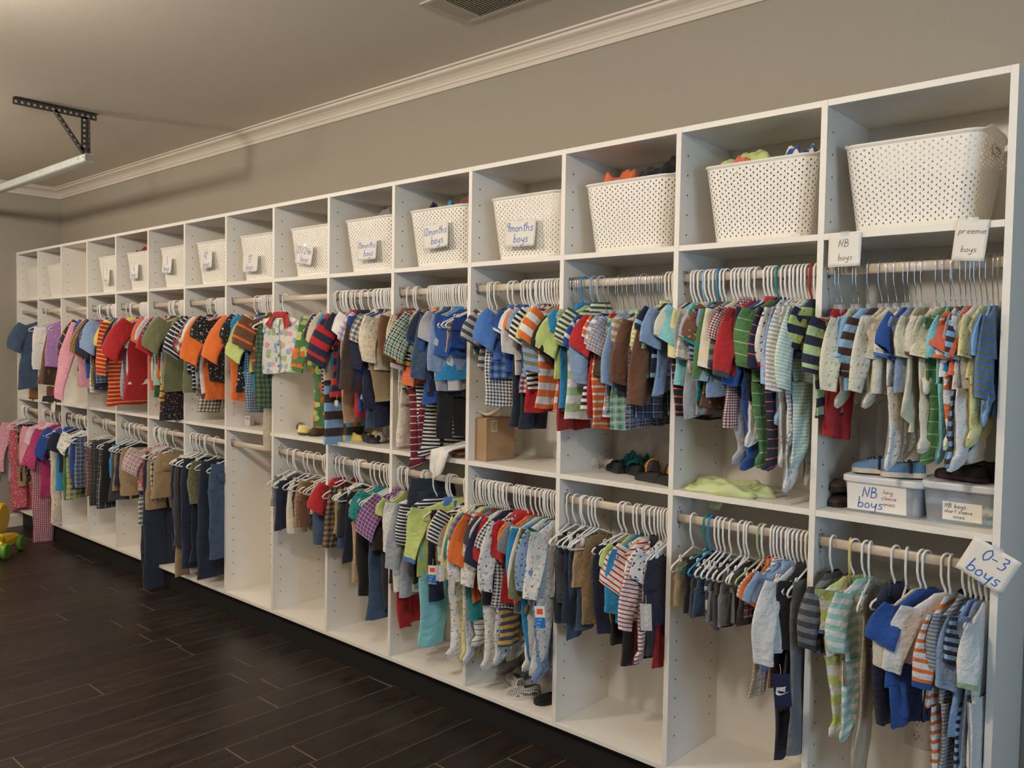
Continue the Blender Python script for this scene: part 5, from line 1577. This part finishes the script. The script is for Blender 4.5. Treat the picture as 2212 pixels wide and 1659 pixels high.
price_tag((-1.822, -.150, .495), .5, .1, 'grey', 'pale grey hang tag beside the striped sleeper', .026, .062)
price_tag((-1.381, -.150, .479), .5, -.08, 'sale', 'orange and blue price tag on the blue print sleeper', .036, .082)
price_tag((-.942, -.150, .582), .55, -.05, 'grey', 'grey hang tag on the red striped sleeper', .036, .086)
price_tag((-.487, -.160, .484), .5, -.12, 'navy', 'navy hang tag with a white tick emblem on black trousers', .046, .092)
price_tag((-2.62, -.12, 1.14), .5, 0, 'grey', 'small white hang tag on the khaki dungarees', .018, .026)

# ------------------------------------------------------------------ wall outlet inside the bottom right cubby
o = MB().box(-.035, .035, -.006, 0, -.057, .057, bev=.002).obj('power_outlet', simple('outlet_plate', (206, 198, 186), .5), None, (-.262, D-.0085, .236))
for zc in (-.022, .022):
    so = MB().lathe([(.016, 0), (.015, -.003)], (0, -.006, zc), 'y', 18); so = so.obj('socket', simple('socket', (196, 188, 176), .5), o)
    MB().box(-.0075, -.0055, -.0095, -.009, zc, zc+.008).box(.0055, .0075, -.0095, -.009, zc, zc+.008).lathe([(.0022, 0), (.0022, -.0008)], (0, -.009, zc-.006), 'y', 8).obj('slots', M_dark, so)
tag(o, 'beige wall outlet at the back of the bottom right cubby', 'outlet')

# ------------------------------------------------------------------ ceiling register
cv = empty('ceiling_vent', (-1.60, -.150, CE))
m_v = simple('vent_paint', (190, 178, 158), .5)
fr = MB(); X0, X1, Y0, Y1 = -.31, .31, -.125, .125
fr.box(X0, X1, Y0, Y0+.022, -.006, 0, bev=.001).box(X0, X1, Y1-.022, Y1, -.006, 0, bev=.001).box(X0, X0+.022, Y0+.022, Y1-.022, -.006, 0, bev=.001).box(X1-.022, X1, Y0+.022, Y1-.022, -.006, 0, bev=.001)
fr.box(X0+.085, X0+.093, Y0+.022, Y1-.022, -.006, 0).box(X1-.093, X1-.085, Y0+.022, Y1-.022, -.006, 0)
fr.obj('frame', m_v, cv)
MB().box(X0+.01, X1-.01, Y0+.01, Y1-.01, -.0008, -.0003).obj('backing', M_dark, cv)
sl1 = MB(); sl1.add([(-.0050, -.1, -.006), (-.0050, .1, -.006), (.0046, .1, -.0015), (.004, -.1, -.0015), (-.0045, -.1, -.0050), (-.0045, .1, -.0050), (.004, .1, -.0006), (.004, -.1, -.0006)], [(0, 1, 2, 3), (7, 6, 5, 4), (0, 3, 7, 4), (1, 5, 6, 2), (0, 4, 5, 1), (3, 2, 6, 7)])
s1 = sl1.mesh('slat', m_v)
for k in range(6): link('slat', s1, cv, (X0+.030+k*.0105, 0, 0)); link('slat', s1, cv, (X1-.030-k*.0105, 0, 0), PI)
sl2 = MB(); sl2.add([(-.215, -.0050, -.006), (.215, -.0050, -.006), (.215, .0050, -.0015), (-.215, .0050, -.0015), (-.215, -.0050, -.005), (.215, -.0050, -.005), (.215, .0050, -.0006), (-.215, .0050, -.0006)], [(0, 3, 2, 1), (4, 5, 6, 7), (0, 1, 5, 4), (2, 3, 7, 6), (1, 2, 6, 5), (0, 4, 7, 3)])
s2 = sl2.mesh('slat', m_v)
for k in range(18): link('slat', s2, cv, (0, Y0+.029+k*.0113, 0))
tag(cv, 'painted ceiling air register with angled slats', 'vent')

# ------------------------------------------------------------------ garage door track hung from perforated angle
br_ = empty('track_bracket', (-4.47, -.49, CE))
def perf(name, a, b, w, parent, flange):
    """perforated strip from a to b (in the y-z plane), with real holes and a bent flange"""
    a = Vector((0,)+a); b = Vector((0,)+b); L = (b-a).length; d = (b-a).normalized(); s = Vector((1, 0, 0)).cross(d)
    mb = MB(); nh = max(2, int(L/.0285)); st = L/nh; r = w*.22
    for k in range(nh):
        c = a+d*((k+.5)*st); o8 = []; q4 = []
        for j in range(8):
            an = PI/8+PI/4*j; o8.append(c+d*(math.cos(an)*r)+s*(math.sin(an)*r))
        for sx, sy in ((1, 1), (-1, 1), (-1, -1), (1, -1)): q4.append(c+d*(sx*st/2)+s*(sy*w/2))
        V = q4+o8
        F = [(0, 4, 11, 3), (0, 1, 6, 5), (0, 5, 4), (1, 2, 8, 7), (1, 7, 6), (2, 3, 10, 9), (2, 9, 8), (3, 11, 10)]
        mb.add(V, F); mb.add([v+Vector((.002, 0, 0)) for v in V], [f[::-1] for f in F])
    e = s*(w/2*flange)
    mb.add([a+e, b+e, b+e+Vector((w, 0, 0)), a+e+Vector((w, 0, 0)), a+e*.94, b+e*.94, b+e*.94+Vector((w, 0, 0)), a+e*.94+Vector((w, 0, 0))], [(0, 1, 2, 3), (7, 6, 5, 4), (0, 4, 5, 1), (3, 2, 6, 7), (0, 3, 7, 4), (1, 5, 6, 2)])
    return mb.obj(name, M_angle, parent)
perf('ceiling_angle', (-.36, -.019), (.066, -.019), .034, br_, 1)
perf('drop_angle', (0, -.03), (0, -.232), .036, br_, 1)
perf('diagonal_angle', (-.155, -.025), (-.004, -.228), .028, br_, -1)
tag(br_, 'perforated dark steel angle bracket hanging from the ceiling', 'bracket')
tr = MB(); prof_ = [(.026, .020), (.026, .024), (-.020, .024), (-.024, .018), (-.024, -.018), (-.018, -.024), (.020, -.024), (.026, -.016), (.022, -.014), (.018, -.020), (-.016, -.020), (-.020, -.016), (-.020, .016), (-.018, .020)]
xa, xb = .035, -2.66; n = len(prof_)
V = [(xa, y, z) for y, z in prof_]+[(xb, y, z) for y, z in prof_]
tr.add(V, [(k, (k+1) % n, n+(k+1) % n, n+k) for k in range(n)]+[tuple(range(n))[::-1], tuple(range(n, 2*n))])
tro = tr.obj('door_track', M_galv, None, (-4.47, -.478, 2.412))
for xx in (.01, -.06, -.9, -1.8): MB().lathe([(.006, 0), (.006, -.002), (.003, -.003)], (xx, -.0245, .004), 'y', 8).obj('bolt', M_steel, tro)
tag(tro, 'galvanised steel door track running along below the ceiling', 'track')

# ------------------------------------------------------------------ toy at the left edge
ty = empty('toy_walker', (-6.11, -.45, FL), math.radians(-38))
m_y = simple('toy_yellow', (236, 190, 20), .3); m_g = simple('toy_green', (96, 150, 48), .35); m_o = simple('toy_orange', (226, 110, 36), .35); m_b = simple('toy_blue', (120, 170, 196), .35)
bd = MB().box(-.22, .085, -.055, .055, .045, .13, bev=.02); bd.obj('body', m_y, ty, smooth=False)
for (x, y) in ((.075, -.072), (.075, .072), (-.19, -.072), (-.19, .072)):
    w_ = MB().lathe([(.012, -.016), (.050, -.016), (.056, -.008), (.056, .008), (.050, .016), (.012, .016)], (x, y, .056), 'y', 20).obj('wheel', m_g, ty, smooth=False)
MB().tube([(.04, -.045, .12), (.065, -.045, .165), (.065, .045, .165), (.04, .045, .12)], .016, 8).obj('collar', m_y, ty, smooth=True)
MB().lathe([(.024, -.012), (.024, .012)], (.075, -.045, .165), 'y', 14).obj('knob', m_o, ty)
pn = MB().lathe([(.02, -.03), (.095, -.03), (.105, -.02), (.105, .02), (.095, .03), (.02, .03)], (-.02, 0, .275), 'y', 26).obj('round_panel', m_y, ty, smooth=False)
MB().lathe([(.088, 0), (.084, -.006), (.070, -.006), (.066, 0)], (-.02, -.030, .275), 'y', 24).obj('ring', m_o, pn)
MB().lathe([(.066, 0), (.05, -.005), (.028, -.006)], (-.02, -.030, .275), 'y', 20).obj('dial', m_b, pn)
MB().lathe([(.026, 0), (.02, -.010)], (-.02, -.034, .275), 'y', 14).obj('button', m_y, pn)
tag(ty, 'yellow baby walker toy with green wheels, cut by the left edge', 'toy')
